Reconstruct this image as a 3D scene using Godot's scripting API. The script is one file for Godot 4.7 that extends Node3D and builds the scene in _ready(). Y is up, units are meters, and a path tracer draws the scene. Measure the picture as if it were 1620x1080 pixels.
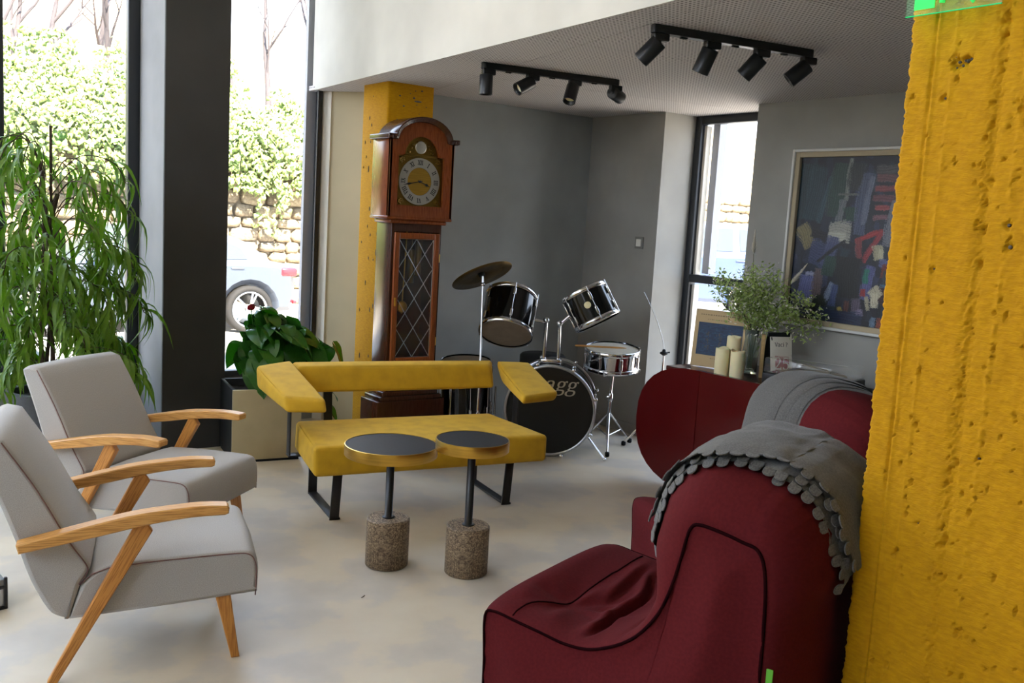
extends Node3D

var M := {}
var taken := {}
var rng := RandomNumberGenerator.new()

class MB:
	var st := SurfaceTool.new()
	var g := 0
	var xf := Transform3D.IDENTITY
	func _init() -> void:
		st.begin(Mesh.PRIMITIVE_TRIANGLES)
	func flat() -> void:
		st.set_smooth_group(-1)
	func smooth() -> void:
		g += 1
		st.set_smooth_group(g)
	func v(p: Vector3, uv := Vector2.ZERO) -> void:
		st.set_uv(uv)
		st.add_vertex(xf * p)
	func tri(a: Vector3, b: Vector3, c: Vector3) -> void:
		v(a); v(c); v(b)
	func quad(a: Vector3, b: Vector3, c: Vector3, d: Vector3, uv := [Vector2(0, 1), Vector2(1, 1), Vector2(1, 0), Vector2(0, 0)]) -> void:
		v(a, uv[0]); v(c, uv[2]); v(b, uv[1])
		v(a, uv[0]); v(d, uv[3]); v(c, uv[2])
	func sheet(rows: Array, wrap_u := false, wrap_v := false, flip := false) -> void:
		var nu := rows.size()
		var nv: int = rows[0].size()
		for i in (nu if wrap_u else nu - 1):
			for j in (nv if wrap_v else nv - 1):
				var i2 := (i + 1) % nu
				var j2 := (j + 1) % nv
				var ua := float(i) / nu
				var ub := float(i + 1) / nu
				var va := float(j) / nv
				var vb := float(j + 1) / nv
				if flip:
					quad(rows[i][j], rows[i][j2], rows[i2][j2], rows[i2][j], [Vector2(va, ua), Vector2(vb, ua), Vector2(vb, ub), Vector2(va, ub)])
				else:
					quad(rows[i][j], rows[i2][j], rows[i2][j2], rows[i][j2], [Vector2(va, ua), Vector2(va, ub), Vector2(vb, ub), Vector2(vb, ua)])
	func box(c: Vector3, s: Vector3, r := 0.0, k := 1, b := Basis.IDENTITY) -> void:
		var h := s * 0.5
		if r <= 0.0:
			flat()
			r = 0.0
			k = 0
		else:
			smooth()
			r = minf(r, minf(h.x, minf(h.y, h.z)) * 0.999)
		var inner := h - Vector3(r, r, r)
		for ax in 3:
			var au := (ax + 1) % 3
			var av := (ax + 2) % 3
			var lu := _steps(h[au], r, k)
			var lv := _steps(h[av], r, k)
			for sgn in [-1.0, 1.0]:
				for i in lu.size() - 1:
					for j in lv.size() - 1:
						var q := []
						for e in [[i, j], [i + 1, j], [i + 1, j + 1], [i, j + 1]]:
							var p := Vector3.ZERO
							p[ax] = sgn * h[ax]
							p[au] = lu[e[0]]
							p[av] = lv[e[1]]
							if r > 0.0:
								var qq := p.clamp(-inner, inner)
								p = qq + (p - qq).normalized() * r
							q.append(c + b * p)
						if sgn > 0:
							quad(q[0], q[1], q[2], q[3])
						else:
							quad(q[0], q[3], q[2], q[1])
	func _steps(h: float, r: float, k: int) -> Array:
		if r <= 0.0:
			return [-h, h]
		var o := []
		for i in k + 1:
			o.append(-h + r * (1.0 - tan((1.0 - float(i) / k) * PI / 4)) )
		if h - r > 1e-4:
			for i in range(k, -1, -1):
				o.append(h - r * (1.0 - tan((1.0 - float(i) / k) * PI / 4)))
		else:
			for i in range(k - 1, -1, -1):
				o.append(h - r * (1.0 - tan((1.0 - float(i) / k) * PI / 4)))
		return o
	func tube(pts: Array, rad, seg := 8, caps := true, closed := false) -> void:
		smooth()
		var n := pts.size()
		var rows := []
		var up := Vector3.ZERO
		for i in n:
			var t: Vector3
			if closed:
				t = (pts[(i + 1) % n] - pts[(i + n - 1) % n]).normalized()
			else:
				t = (pts[mini(i + 1, n - 1)] - pts[maxi(i - 1, 0)]).normalized()
			if up == Vector3.ZERO:
				up = t.cross(Vector3(0.31, 0.87, 0.38)).normalized()
				if up.length() < 0.5:
					up = t.cross(Vector3.RIGHT).normalized()
			up = (up - t * up.dot(t)).normalized()
			var w := t.cross(up)
			var r: float = rad if rad is float else rad[i]
			var row := []
			for j in seg:
				var a := TAU * j / seg
				row.append(pts[i] + (up * cos(a) + w * sin(a)) * r)
			rows.append(row)
		sheet(rows, closed, true, true)
		if caps and not closed:
			flat()
			for j in range(1, seg - 1):
				tri(rows[0][0], rows[0][j + 1], rows[0][j])
				tri(rows[n - 1][0], rows[n - 1][j], rows[n - 1][j + 1])
	# profile of (radius, height) around y; sharp corners wherever two profile points repeat
	func lathe(prof: Array, seg := 24, t := Transform3D.IDENTITY, from := 0.0, to := TAU) -> void:
		var run := []
		for i in prof.size():
			if run.size() and (run[-1] as Vector2).is_equal_approx(prof[i]):
				_lathe(run, seg, t, from, to)
				run = []
			run.append(prof[i])
		_lathe(run, seg, t, from, to)
	func _lathe(run: Array, seg: int, t: Transform3D, from: float, to: float) -> void:
		if run.size() < 2:
			return
		smooth()
		var rows := []
		var whole := absf(to - from - TAU) < 1e-4
		for p in run:
			var row := []
			for j in (seg if whole else seg + 1):
				var a := from + (to - from) * j / seg
				row.append(t * Vector3(cos(a) * p.x, p.y, -sin(a) * p.x))
			rows.append(row)
		sheet(rows, false, whole, true)
	# polygon in xy (counter-clockwise), from z0 to z1, edges chamfered by b
	func prism(poly: Array, z0: float, z1: float, b := 0.0, t := Transform3D.IDENTITY, round_sides := false) -> void:
		var n := poly.size()
		var area := 0.0
		for i in n:
			area += (poly[i] as Vector2).cross(poly[(i + 1) % n])
		if area < 0:
			poly = poly.duplicate()
			poly.reverse()
		var ins := []
		for i in n:
			var e1: Vector2 = (poly[i] - poly[(i + n - 1) % n]).normalized()
			var e2: Vector2 = (poly[(i + 1) % n] - poly[i]).normalized()
			var n1 := Vector2(-e1.y, e1.x)
			var n2 := Vector2(-e2.y, e2.x)
			var m := n1 + n2
			m = m / maxf(0.35, m.dot(n1)) if m.length() > 0.1 else n1
			ins.append(poly[i] + m * b)
		var levels := [[poly, z0], [poly, z1]]
		if b > 0.0:
			levels = [[ins, z0], [poly, z0 + b], [poly, z1 - b], [ins, z1]]
		if round_sides:
			smooth()
		else:
			flat()
		for l in levels.size() - 1:
			for i in n:
				var k := (i + 1) % n
				var pa: Vector2 = levels[l][0][i]
				var pb: Vector2 = levels[l][0][k]
				var pc: Vector2 = levels[l + 1][0][k]
				var pd: Vector2 = levels[l + 1][0][i]
				quad(t * Vector3(pa.x, pa.y, levels[l][1]), t * Vector3(pb.x, pb.y, levels[l][1]), t * Vector3(pc.x, pc.y, levels[l + 1][1]), t * Vector3(pd.x, pd.y, levels[l + 1][1]))
		flat()
		for side in 2:
			var q: Array = levels[0][0] if side == 0 else levels[-1][0]
			var z: float = z0 if side == 0 else z1
			var idx := Geometry2D.triangulate_polygon(PackedVector2Array(q))
			for i in idx.size() / 3:
				var a := Vector3(q[idx[i * 3]].x, q[idx[i * 3]].y, z)
				var bb := Vector3(q[idx[i * 3 + 1]].x, q[idx[i * 3 + 1]].y, z)
				var c := Vector3(q[idx[i * 3 + 2]].x, q[idx[i * 3 + 2]].y, z)
				if ((bb - a).cross(c - a).z > 0) != (side == 1):
					var sw := bb
					bb = c
					c = sw
				tri(t * a, t * bb, t * c)
	func ball(c: Vector3, r: Vector3, seg := 12, rings := 8) -> void:
		var p := []
		for i in rings + 1:
			var a := -PI / 2 + PI * i / rings
			p.append(Vector2(maxf(cos(a), 0.001), sin(a)))
		lathe(p, seg, Transform3D(Basis.from_scale(r), c))
	func mesh() -> ArrayMesh:
		st.generate_normals()
		st.index()
		return st.commit()

func numbered(called: String) -> String:
	taken[called] = taken.get(called, -1) + 1
	return called if taken[called] == 0 else "%s_%03d" % [called, taken[called]]

func thing(called: String, label: String, category: String, at := Vector3.ZERO, turn := 0.0, group := "") -> Node3D:
	var o := Node3D.new()
	o.name = numbered(called)
	add_child(o)
	o.position = at
	o.rotation.y = turn
	tag(o, label, category, group)
	return o

func tag(o: Node, label := "", category := "", group := "", kind := "") -> void:
	if label: o.set_meta("label", label)
	if category: o.set_meta("category", category)
	if group: o.set_meta("group", group)
	if kind: o.set_meta("kind", kind)

func put(called: String, mb, mat: Material, parent: Node = self, t := Transform3D.IDENTITY) -> MeshInstance3D:
	var o := MeshInstance3D.new()
	o.mesh = mb.mesh() if mb is MB else mb
	o.material_override = mat
	o.transform = t
	if parent == self:
		o.name = numbered(called)
		add_child(o)
	else:
		o.name = called
		parent.add_child(o, true)
	return o

func struct(called: String, mb, mat: Material, parent: Node = self) -> MeshInstance3D:
	var o := put(called, mb, mat, parent)
	if parent == self:
		tag(o, "", "", "", "structure")
	return o

func one_box(c: Vector3, s: Vector3, r := 0.0, k := 1, b := Basis.IDENTITY) -> MB:
	var m := MB.new()
	m.box(c, s, r, k, b)
	return m

func one_tube(pts: Array, r, seg := 8) -> MB:
	var m := MB.new()
	m.tube(pts, r, seg)
	return m

func span(lo: Vector3, hi: Vector3, r := 0.0) -> MB:
	return one_box((lo + hi) * 0.5, (hi - lo).abs(), r)

func catmull(pts: Array, n: int, closed := false) -> Array:
	var o := []
	var c := pts.size()
	for i in (c if closed else c - 1):
		var p0 = pts[(i + c - 1) % c] if closed else pts[maxi(i - 1, 0)]
		var p1 = pts[i]
		var p2 = pts[(i + 1) % c]
		var p3 = pts[(i + 2) % c] if closed else pts[mini(i + 2, c - 1)]
		for k in n:
			var t := float(k) / n
			o.append(p1.cubic_interpolate(p2, p0, p3, t))
	if not closed:
		o.append(pts[-1])
	return o

# ---------- textures and materials
func noise_tex(freq: float, lo: Color, hi: Color, size := 256, kind := FastNoiseLite.TYPE_SIMPLEX_SMOOTH, oct := 4, sd := 1, mid = null) -> NoiseTexture2D:
	var n := FastNoiseLite.new()
	n.seed = sd
	n.noise_type = kind
	n.frequency = freq
	n.fractal_octaves = oct
	if kind == FastNoiseLite.TYPE_CELLULAR:
		n.cellular_return_type = FastNoiseLite.RETURN_CELL_VALUE
		n.fractal_type = FastNoiseLite.FRACTAL_NONE
	var t := NoiseTexture2D.new()
	t.width = size
	t.height = size
	t.seamless = true
	t.noise = n
	var r := Gradient.new()
	r.set_color(0, lo)
	r.set_color(1, hi)
	if mid != null:
		for e in mid:
			r.add_point(e[0], e[1])
	t.color_ramp = r
	return t

func mat(c: String, rough := 0.6, metal := 0.0, tex: Texture2D = null, scale := Vector3.ONE, world := false) -> StandardMaterial3D:
	var m := StandardMaterial3D.new()
	m.albedo_color = Color(c)
	m.roughness = rough
	m.metallic = metal
	if tex:
		m.albedo_texture = tex
		m.uv1_triplanar = true
		m.uv1_world_triplanar = world
		m.uv1_scale = scale
	return m

func bump(m: StandardMaterial3D, t: Texture2D, cm: float, scale := Vector3.ZERO, world := false) -> StandardMaterial3D:
	m.heightmap_enabled = true
	m.heightmap_texture = t
	m.heightmap_scale = cm
	if scale != Vector3.ZERO:
		m.uv1_triplanar = true
		m.uv1_world_triplanar = world
		m.uv1_scale = scale
	return m

func g(v: float) -> Color:
	return Color(v, v, v)

func make_materials() -> void:
	var fine := noise_tex(0.05, g(0.86), g(1.0), 256, FastNoiseLite.TYPE_SIMPLEX, 5, 3)
	var cloudy := noise_tex(0.012, g(0.9), g(1.0), 256, FastNoiseLite.TYPE_SIMPLEX_SMOOTH, 4, 5)
	var weave := noise_tex(0.22, g(0.8), g(1.0), 256, FastNoiseLite.TYPE_SIMPLEX, 3, 8)
	var grain := noise_tex(0.02, Color(0.8, 0.72, 0.62), Color(1, 1, 1), 512, FastNoiseLite.TYPE_SIMPLEX_SMOOTH, 5, 11, [[0.42, Color(0.92, 0.87, 0.8)], [0.5, Color(1, 0.98, 0.94)]])
	var grit := noise_tex(0.08, g(0.0), g(1.0), 256, FastNoiseLite.TYPE_SIMPLEX, 5, 13)
	M.wall = mat("989b9a", 0.85, 0, cloudy, Vector3(0.6, 0.6, 0.6), true)
	M.wall_right = mat("9e9c96", 0.85, 0, cloudy, Vector3(0.6, 0.6, 0.6), true)
	M.wall_pale = mat("c6b998", 0.85, 0, cloudy, Vector3(0.6, 0.6, 0.6), true)
	M.bulkhead = mat("c9c5bb", 0.85, 0, cloudy, Vector3(0.5, 0.5, 0.5), true)
	M.white = mat("efe9db", 0.8, 0, cloudy, Vector3(0.5, 0.5, 0.5), true)
	M.pier = mat("858586", 0.85, 0, cloudy, Vector3(0.6, 0.6, 0.6), true)
	M.charcoal = mat("3b3937", 0.8, 0, cloudy, Vector3(0.7, 0.7, 0.7), true)
	M.floor = mat("d4cbbc", 0.36, 0, noise_tex(0.005, Color(0.86, 0.85, 0.84), Color(1, 0.985, 0.95), 1024, FastNoiseLite.TYPE_SIMPLEX_SMOOTH, 6, 21, [[0.42, Color(0.92, 0.91, 0.9)], [0.55, Color(0.97, 0.945, 0.9)]]), Vector3(0.42, 0.42, 0.42), true)
	M.floor.roughness_texture = noise_tex(0.01, g(0.7), g(1.0), 512, FastNoiseLite.TYPE_SIMPLEX_SMOOTH, 5, 22)
	M.floor.roughness = 0.5
	bump(M.floor, grit, 0.03)
	var perf := Image.create(48, 48, false, Image.FORMAT_RGB8)
	perf.fill(Color(0.94, 0.935, 0.925))
	for y in 48:
		for x in 48:
			var d := Vector2(x - 23.5, y - 23.5).length()
			if d < 13.0:
				perf.set_pixel(x, y, Color(0.33, 0.31, 0.31).lerp(Color(0.94, 0.935, 0.925), smoothstep(10.5, 13.0, d)))
	M.perf = mat("d9d5d6", 0.9, 0, ImageTexture.create_from_image(perf), Vector3(50, 50, 50), true)
	M.frame = mat("23262b", 0.45)
	M.frame_light = mat("c9c2b6", 0.5)
	M.gray_trim = mat("8b8b90", 0.6)
	M.glass = mat("ffffff", 0.02)
	M.glass.albedo_color = Color(1, 1, 1, 0.03)
	M.glass.transparency = BaseMaterial3D.TRANSPARENCY_ALPHA
	M.yellow = mat("be8b00", 0.75, 0, noise_tex(0.02, Color(0.88, 0.84, 0.7), Color(1, 1, 1), 512, FastNoiseLite.TYPE_SIMPLEX_SMOOTH, 5, 31), Vector3(1.3, 1.3, 1.3), true)
	M.yellow.metallic_specular = 0.3
	bump(M.yellow, noise_tex(0.05, g(0), g(1), 512, FastNoiseLite.TYPE_SIMPLEX, 5, 32), 0.06, Vector3(2.2, 8, 2.2), true)
	M.concrete_raw = mat("5c5348", 0.95, 0, fine, Vector3(9, 9, 9), true)
	M.fabric = bump(mat("bfbab4", 0.95, 0, weave, Vector3(5, 5, 5)), weave, 0.12)
	M.fabric.rim_enabled = true
	M.fabric.rim = 0.3
	M.piping = mat("7a5a55", 0.9)
	M.oak = bump(mat("d5a059", 0.42, 0, grain, Vector3(0.8, 16, 16)), grain, 0.04)
	M.oak_y = bump(mat("c98b42", 0.42, 0, grain, Vector3(16, 0.8, 16)), grain, 0.04)
	var nap := noise_tex(0.014, Color(0.86, 0.85, 0.8), Color(1, 1, 1), 512, FastNoiseLite.TYPE_SIMPLEX_SMOOTH, 5, 41, [[0.5, Color(0.95, 0.945, 0.93)]])
	M.velvet = bump(mat("cb9c0c", 0.85, 0, nap, Vector3(1.3, 1.3, 1.3)), nap, 0.2)
	M.velvet.rim_enabled = true
	M.velvet.rim = 0.7
	M.velvet.rim_tint = 0.6
	M.black = mat("17171a", 0.4)
	M.black_matte = mat("141416", 0.7)
	M.rubber = mat("0e0e10", 0.8)
	M.black_ash = bump(mat("1b1b1d", 0.5, 0, grain, Vector3(16, 16, 1.6)), grain, 0.12)
	M.brass = mat("e2b450", 0.32, 0.95, noise_tex(0.03, g(0.85), g(1), 128), Vector3(1, 30, 1))
	M.brass_dark = mat("8d7136", 0.42, 1.0, fine, Vector3(8, 8, 8))
	M.terrazzo = mat("b3a28c", 0.6, 0, noise_tex(0.2, Color(0.36, 0.3, 0.26), Color(1, 0.97, 0.9), 256, FastNoiseLite.TYPE_CELLULAR, 1, 51), Vector3(5, 5, 5))
	M.walnut = bump(mat("7c4122", 0.2, 0, grain, Vector3(10, 0.9, 10)), grain, 0.02)
	M.walnut_dark = bump(mat("43261a", 0.2, 0, grain, Vector3(10, 0.9, 10)), grain, 0.02)
	M.mahogany = bump(mat("8a4a22", 0.3, 0, grain, Vector3(12, 1, 12)), grain, 0.02)
	M.silver = mat("d8d4c8", 0.3, 0.85, noise_tex(0.1, g(0.9), g(1), 128), Vector3(20, 20, 20))
	M.chrome = mat("dcdde0", 0.09, 1.0)
	M.chrome_rough = mat("b9babd", 0.28, 1.0)
	M.drum_black = mat("070708", 0.12)
	M.drum_front = mat("060607", 0.3)
	M.drum_head = mat("c9c2b0", 0.55, 0, cloudy, Vector3(3, 3, 3))
	M.drum_head_smoky = mat("8b7a66", 0.5, 0, cloudy, Vector3(4, 4, 4))
	M.cymbal = mat("8d7345", 0.34, 1.0, noise_tex(0.05, g(0.75), g(1), 128), Vector3(3, 40, 3))
	M.red_lacquer = mat("4f0406", 0.1)
	M.red_lacquer.metallic_specular = 0.3
	M.red_lacquer.clearcoat_enabled = true
	M.red_lacquer.clearcoat = 0.2
	M.desk_top = mat("4c1f1a", 0.22, 0, grain, Vector3(6, 6, 0.7))
	M.wine = bump(mat("5a1a1d", 0.85, 0, fine, Vector3(6, 6, 6)), weave, 0.06)
	M.wine.metallic_specular = 0.2
	M.wine_piping = mat("1e0608", 0.95)
	M.wine_piping.metallic_specular = 0.1
	M.wool = bump(mat("6c6966", 1.0, 0, noise_tex(0.12, g(0.66), g(1.0), 256, FastNoiseLite.TYPE_SIMPLEX, 4, 61), Vector3(4, 4, 4)), weave, 0.2)
	M.wool.rim_enabled = true
	M.wool.rim = 0.5
	M.cream = mat("e8dcb0", 0.6)
	M.cream.subsurf_scatter_enabled = true
	M.cream.subsurf_scatter_strength = 0.2
	M.paper = mat("d8d2c4", 0.8)
	M.card = mat("b99a68", 0.75, 0, fine, Vector3(3, 3, 3))
	M.leaf_long = mat("6b8c22", 0.45, 0, fine, Vector3(6, 6, 6))
	M.leaf_long.backlight_enabled = true
	M.leaf_long.backlight = Color(0.6, 0.8, 0.2)
	M.leaf_big = mat("386c26", 0.22, 0, fine, Vector3(5, 5, 5))
	M.leaf_big.backlight_enabled = true
	M.leaf_big.backlight = Color(0.45, 0.75, 0.16)
	M.leaf_spray = mat("98a862", 0.7)
	M.leaf_spray.backlight_enabled = true
	M.leaf_spray.backlight = Color(0.5, 0.6, 0.3)
	M.bark = bump(mat("4a3a2a", 0.9, 0, fine, Vector3(8, 8, 8)), grit, 0.3)
	M.soil = bump(mat("2b2018", 1.0, 0, fine, Vector3(9, 9, 9)), grit, 0.8, Vector3(6, 6, 6))
	M.pot = mat("4b4d52", 0.6, 0, fine, Vector3(4, 4, 4))
	M.planter = mat("c3b48f", 0.4, 0.0, noise_tex(0.02, g(0.93), g(1), 256), Vector3(1, 1, 1))
	M.planter.metallic = 0.35
	M.flower_red = mat("b5122a", 0.3)
	M.stone = bump(mat("b9b09c", 0.9, 0, noise_tex(0.02, Color(0.6, 0.56, 0.5), Color(1, 0.98, 0.95), 256, FastNoiseLite.TYPE_SIMPLEX_SMOOTH, 5, 71), Vector3(1.4, 1.4, 1.4)), grit, 1.5)
	M.stone_dark = bump(mat("a39a8a", 0.9, 0, noise_tex(0.02, Color(0.6, 0.56, 0.5), Color(1, 0.98, 0.95), 256, FastNoiseLite.TYPE_SIMPLEX_SMOOTH, 5, 72), Vector3(1.4, 1.4, 1.4)), grit, 1.5)
	M.mortar = mat("8a8070", 1.0, 0, fine, Vector3(2, 2, 2), true)
	M.ivy = mat("7d8f58", 0.5)
	M.ivy.backlight_enabled = true
	M.ivy.backlight = Color(0.3, 0.45, 0.1)
	M.ivy.vertex_color_use_as_albedo = true
	M.hill = mat("a09378", 1.0, 0, fine, Vector3(0.4, 0.4, 0.4), true)
	M.ground = mat("b8b4ad", 0.9, 0, fine, Vector3(0.6, 0.6, 0.6), true)
	M.tree = mat("3d393e", 0.9)
	M.car_silver = mat("3c4656", 0.25, 0.5)
	M.car_silver.clearcoat_enabled = true
	M.car_blue = mat("31456a", 0.25, 0.35)
	M.car_blue.clearcoat_enabled = true
	M.car_glass = mat("3a4148", 0.06)
	M.tyre = mat("0c0c0e", 0.85)
	M.alloy = mat("c8cacd", 0.25, 1.0)
	M.lamp_red = mat("c8202a", 0.2)
	M.plastic_white = mat("dcdad2", 0.5)
	M.plastic_gray = mat("77756f", 0.5)
	M.art_frame = mat("c9c8c4", 0.45)
	M.art_liner = mat("a89a80", 0.8)

# ---------- the setting
func slab(m: MB, poly: Array, y0: float, y1: float, b := 0.0) -> void:
	m.prism(poly, -y1, -y0, b, Transform3D(Basis(Vector3(1, 0, 0), Vector3(0, 0, 1), Vector3(0, -1, 0)), Vector3.ZERO))

func window_unit(called: String, lo: Vector3, hi: Vector3, verticals: Array, horizontals: Array, along_x: bool, w := 0.06) -> Node3D:
	# verticals and horizontals: centre lines of the bars inside the outer frame
	var o := Node3D.new()
	o.name = numbered(called)
	add_child(o)
	tag(o, "", "", "", "structure")
	var m := MB.new()
	var a0 := lo.x if along_x else lo.z
	var a1 := hi.x if along_x else hi.z
	var bar := func(u0: float, u1: float, y0: float, y1: float):
		var p := Vector3(u0, y0, lo.z) if along_x else Vector3(lo.x, y0, u0)
		var q := Vector3(u1, y1, hi.z) if along_x else Vector3(hi.x, y1, u1)
		m.box((p + q) * 0.5, (q - p).abs(), 0.006)
	bar.call(a0, a0 + w, lo.y, hi.y)
	bar.call(a1 - w, a1, lo.y, hi.y)
	bar.call(a0 + w, a1 - w, lo.y, lo.y + w)
	bar.call(a0 + w, a1 - w, hi.y - w, hi.y)
	for v in verticals:
		bar.call(v - w * 0.55, v + w * 0.55, lo.y + w, hi.y - w)
	for h in horizontals:
		bar.call(a0 + w, a1 - w, h - w * 0.5, h + w * 0.5)
	put("window_frame", m, M.frame, o)
	var us := [a0] + verticals + [a1]
	for i in us.size() - 1:
		var ys := [lo.y] + horizontals + [hi.y]
		for k in ys.size() - 1:
			var mid := (lo + hi) * 0.5
			var p := Vector3(us[i] + 0.03, ys[k] + 0.03, mid.z - 0.004) if along_x else Vector3(mid.x - 0.004, ys[k] + 0.03, us[i] + 0.03)
			var q := Vector3(us[i + 1] - 0.03, ys[k + 1] - 0.03, mid.z + 0.004) if along_x else Vector3(mid.x + 0.004, ys[k + 1] - 0.03, us[i + 1] - 0.03)
			var pane := MB.new()
			var c := (p + q) * 0.5
			pane.flat()
			if along_x:
				pane.quad(Vector3(p.x, p.y, c.z), Vector3(q.x, p.y, c.z), Vector3(q.x, q.y, c.z), Vector3(p.x, q.y, c.z))
			else:
				pane.quad(Vector3(c.x, p.y, p.z), Vector3(c.x, p.y, q.z), Vector3(c.x, q.y, q.z), Vector3(c.x, q.y, p.z))
			put("pane", pane, M.glass, o)
	return o

func build_setting() -> void:
	struct("floor", span(Vector3(-3.8, -0.2, -6.16), Vector3(5.0, 0, 4.7)), M.floor)
	struct("roof_slab", span(Vector3(-3.9, 4.3, -6.3), Vector3(5.1, 4.55, 4.8)), M.white)
	# the lowered ceiling of perforated panels, laid out askew like the rails below it
	var edge := [Vector2(1.9, 4.5), Vector2(2.36, -2.4), Vector2(2.6, -5.95), Vector2(2.6, -6.1), Vector2(4.9, -6.1), Vector2(4.9, 4.5)]
	var ce := Node3D.new()
	ce.name = "ceiling"
	add_child(ce)
	tag(ce, "", "", "", "structure")
	ce.position = Vector3(3.075, 0, -3.219)
	ce.rotation.y = -0.2
	var inv := ce.transform.affine_inverse()
	var ring := PackedVector2Array()
	for e in edge:
		var q := inv * Vector3(e.x, 0, e.y)
		ring.append(Vector2(q.x, q.z))
	for i in range(-4, 8):
		for k in range(-2, 2):
			var x0 := -0.4 + k * 2.0
			var rect := PackedVector2Array([Vector2(x0 + 0.0015, i * 1.2 + 0.0015), Vector2(x0 + 1.9985, i * 1.2 + 0.0015), Vector2(x0 + 1.9985, i * 1.2 + 1.1985), Vector2(x0 + 0.0015, i * 1.2 + 1.1985)])
			for piece in Geometry2D.intersect_polygons(rect, ring):
				var pm := MB.new()
				slab(pm, Array(piece), 2.232, 2.262)
				put("ceiling_panel", pm, M.perf, ce)
	var deck := MB.new()
	var shrunk := []
	for e in edge:
		var q := inv * Vector3(e.x + (0.05 if e.x < 3 else 0.0), 0, e.y)
		shrunk.append(Vector2(q.x, q.z))
	slab(deck, shrunk, 2.263, 2.3)
	put("ceiling_deck", deck, M.gray_trim, ce)
	# the white face of the lowered ceiling
	var bk := MB.new()
	slab(bk, [Vector2(1.9, 4.5), Vector2(2.36, -2.4), Vector2(2.6, -5.95), Vector2(2.6, -6.0), Vector2(2.72, -6.0), Vector2(2.48, -2.4), Vector2(2.02, 4.5)], 2.2625, 4.3)
	struct("wall_bulkhead", bk, M.bulkhead)
	var lip := MB.new()
	slab(lip, [Vector2(1.893, 4.5), Vector2(2.353, -2.4), Vector2(2.593, -5.95), Vector2(2.6, -5.95), Vector2(2.36, -2.4), Vector2(1.9, 4.5)], 2.229, 2.265)
	struct("trim_1", lip, M.bulkhead)
	# back and side walls
	var wb := MB.new()
	slab(wb, [Vector2(3.1, -5.4), Vector2(4.95, -5.4), Vector2(4.95, -6.1), Vector2(3.12, -6.1)], 0, 4.3)
	struct("wall_back", wb, M.wall)
	var wp := MB.new()
	slab(wp, [Vector2(2.703, -5.94), Vector2(3.1, -5.4), Vector2(3.12, -6.1), Vector2(2.703, -6.15)], 0, 4.3)
	struct("wall_splayed", wp, M.wall_pale)
	var wr := MB.new()
	wr.box(Vector3(4.735, 2.15, -5.024), Vector3(0.39, 4.3, 0.753))
	wr.box(Vector3(4.735, 2.15, 0.42), Vector3(0.39, 4.3, 8.56))
	wr.box(Vector3(4.735, 0.05, -4.2535), Vector3(0.39, 0.1, 0.787))
	wr.box(Vector3(4.735, 3.275, -4.2535), Vector3(0.39, 2.05, 0.787))
	struct("wall_right", wr, M.wall_right)
	struct("baseboard_right", span(Vector3(4.528, 0, -5.4), Vector3(4.54, 0.075, -4.66)), M.wall_right)
	window_unit("window_3", Vector3(4.83, 0.1, -4.647), Vector3(4.9, 2.232, -3.86), [], [1.124], false, 0.055)
	var sash := MB.new()
	sash.box(Vector3(4.885, 1.66, -4.575), Vector3(0.05, 1.02, 0.022), 0.003)
	sash.box(Vector3(4.885, 0.62, -4.575), Vector3(0.05, 0.92, 0.022), 0.003)
	struct("trim_2", sash, M.frame_light)
	struct("trim_3", span(Vector3(4.92, 1.16, -4.56), Vector3(4.99, 2.2, -4.5)), M.gray_trim)
	# the window front
	var fr := MB.new()
	fr.box(Vector3(-1.1, 0.16, -6.075), Vector3(5.196, 0.32, 0.15))
	fr.box(Vector3(2.28, 0.16, -6.075), Vector3(0.83, 0.32, 0.15))
	fr.box(Vector3(-3.65, 2.15, -6.075), Vector3(0.3, 4.3, 0.149))
	struct("wall_front", fr, M.wall)
	struct("wall_pier", span(Vector3(1.498, 0, -6.16), Vector3(1.862, 4.3, -5.475)), M.pier)
	struct("trim_4", span(Vector3(1.5, 0, -5.475), Vector3(1.862, 4.3, -5.463)), M.charcoal)
	window_unit("window_1", Vector3(-3.5, 0.32, -6.06), Vector3(1.498, 4.3, -5.99), [-2.16, -0.72, 0.738], [], true, 0.068)
	window_unit("window_2", Vector3(1.85, 0.32, -6.06), Vector3(2.695, 4.3, -5.99), [], [], true, 0.045)
	struct("trim_5", span(Vector3(2.585, 0.36, -6.1), Vector3(2.72, 4.26, -6.06)), M.gray_trim)
	struct("trim_6", span(Vector3(2.63, 0.32, -5.992), Vector3(2.664, 4.3, -5.97), 0.004), M.frame)
	var rv := MB.new()
	slab(rv, [Vector2(2.664, -5.995), Vector2(2.703, -5.925), Vector2(2.72, -5.94), Vector2(2.7, -6.0)], 0.0, 2.232)
	struct("trim_7", rv, M.white)
	# the rest of the room behind the camera
	var wl := MB.new()
	wl.box(Vector3(-3.7, 1.0, -0.75), Vector3(0.2, 2.0, 10.9))
	wl.box(Vector3(-3.7, 3.15, -5.2), Vector3(0.2, 2.3, 2.0))
	wl.box(Vector3(-3.7, 3.15, 2.55), Vector3(0.2, 2.3, 4.3))
	struct("wall_left", wl, M.white)
	window_unit("window_4", Vector3(-3.73, 2.0, -4.2), Vector3(-3.66, 4.3, 0.4), [-3.05, -1.9, -0.75], [], false, 0.07)
	struct("wall_rear", span(Vector3(-3.8, 0, 4.5), Vector3(4.95, 4.3, 4.7)), M.wall)
	# outside
	struct("ground", span(Vector3(-25, -0.6, -26), Vector3(34, -0.28, 14)), M.ground)
	struct("kerb_terrace", span(Vector3(8.6, -0.5, -15.9), Vector3(21.2, -0.05, 6)), M.ground)
	build_columns()
	build_outdoors()

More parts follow.
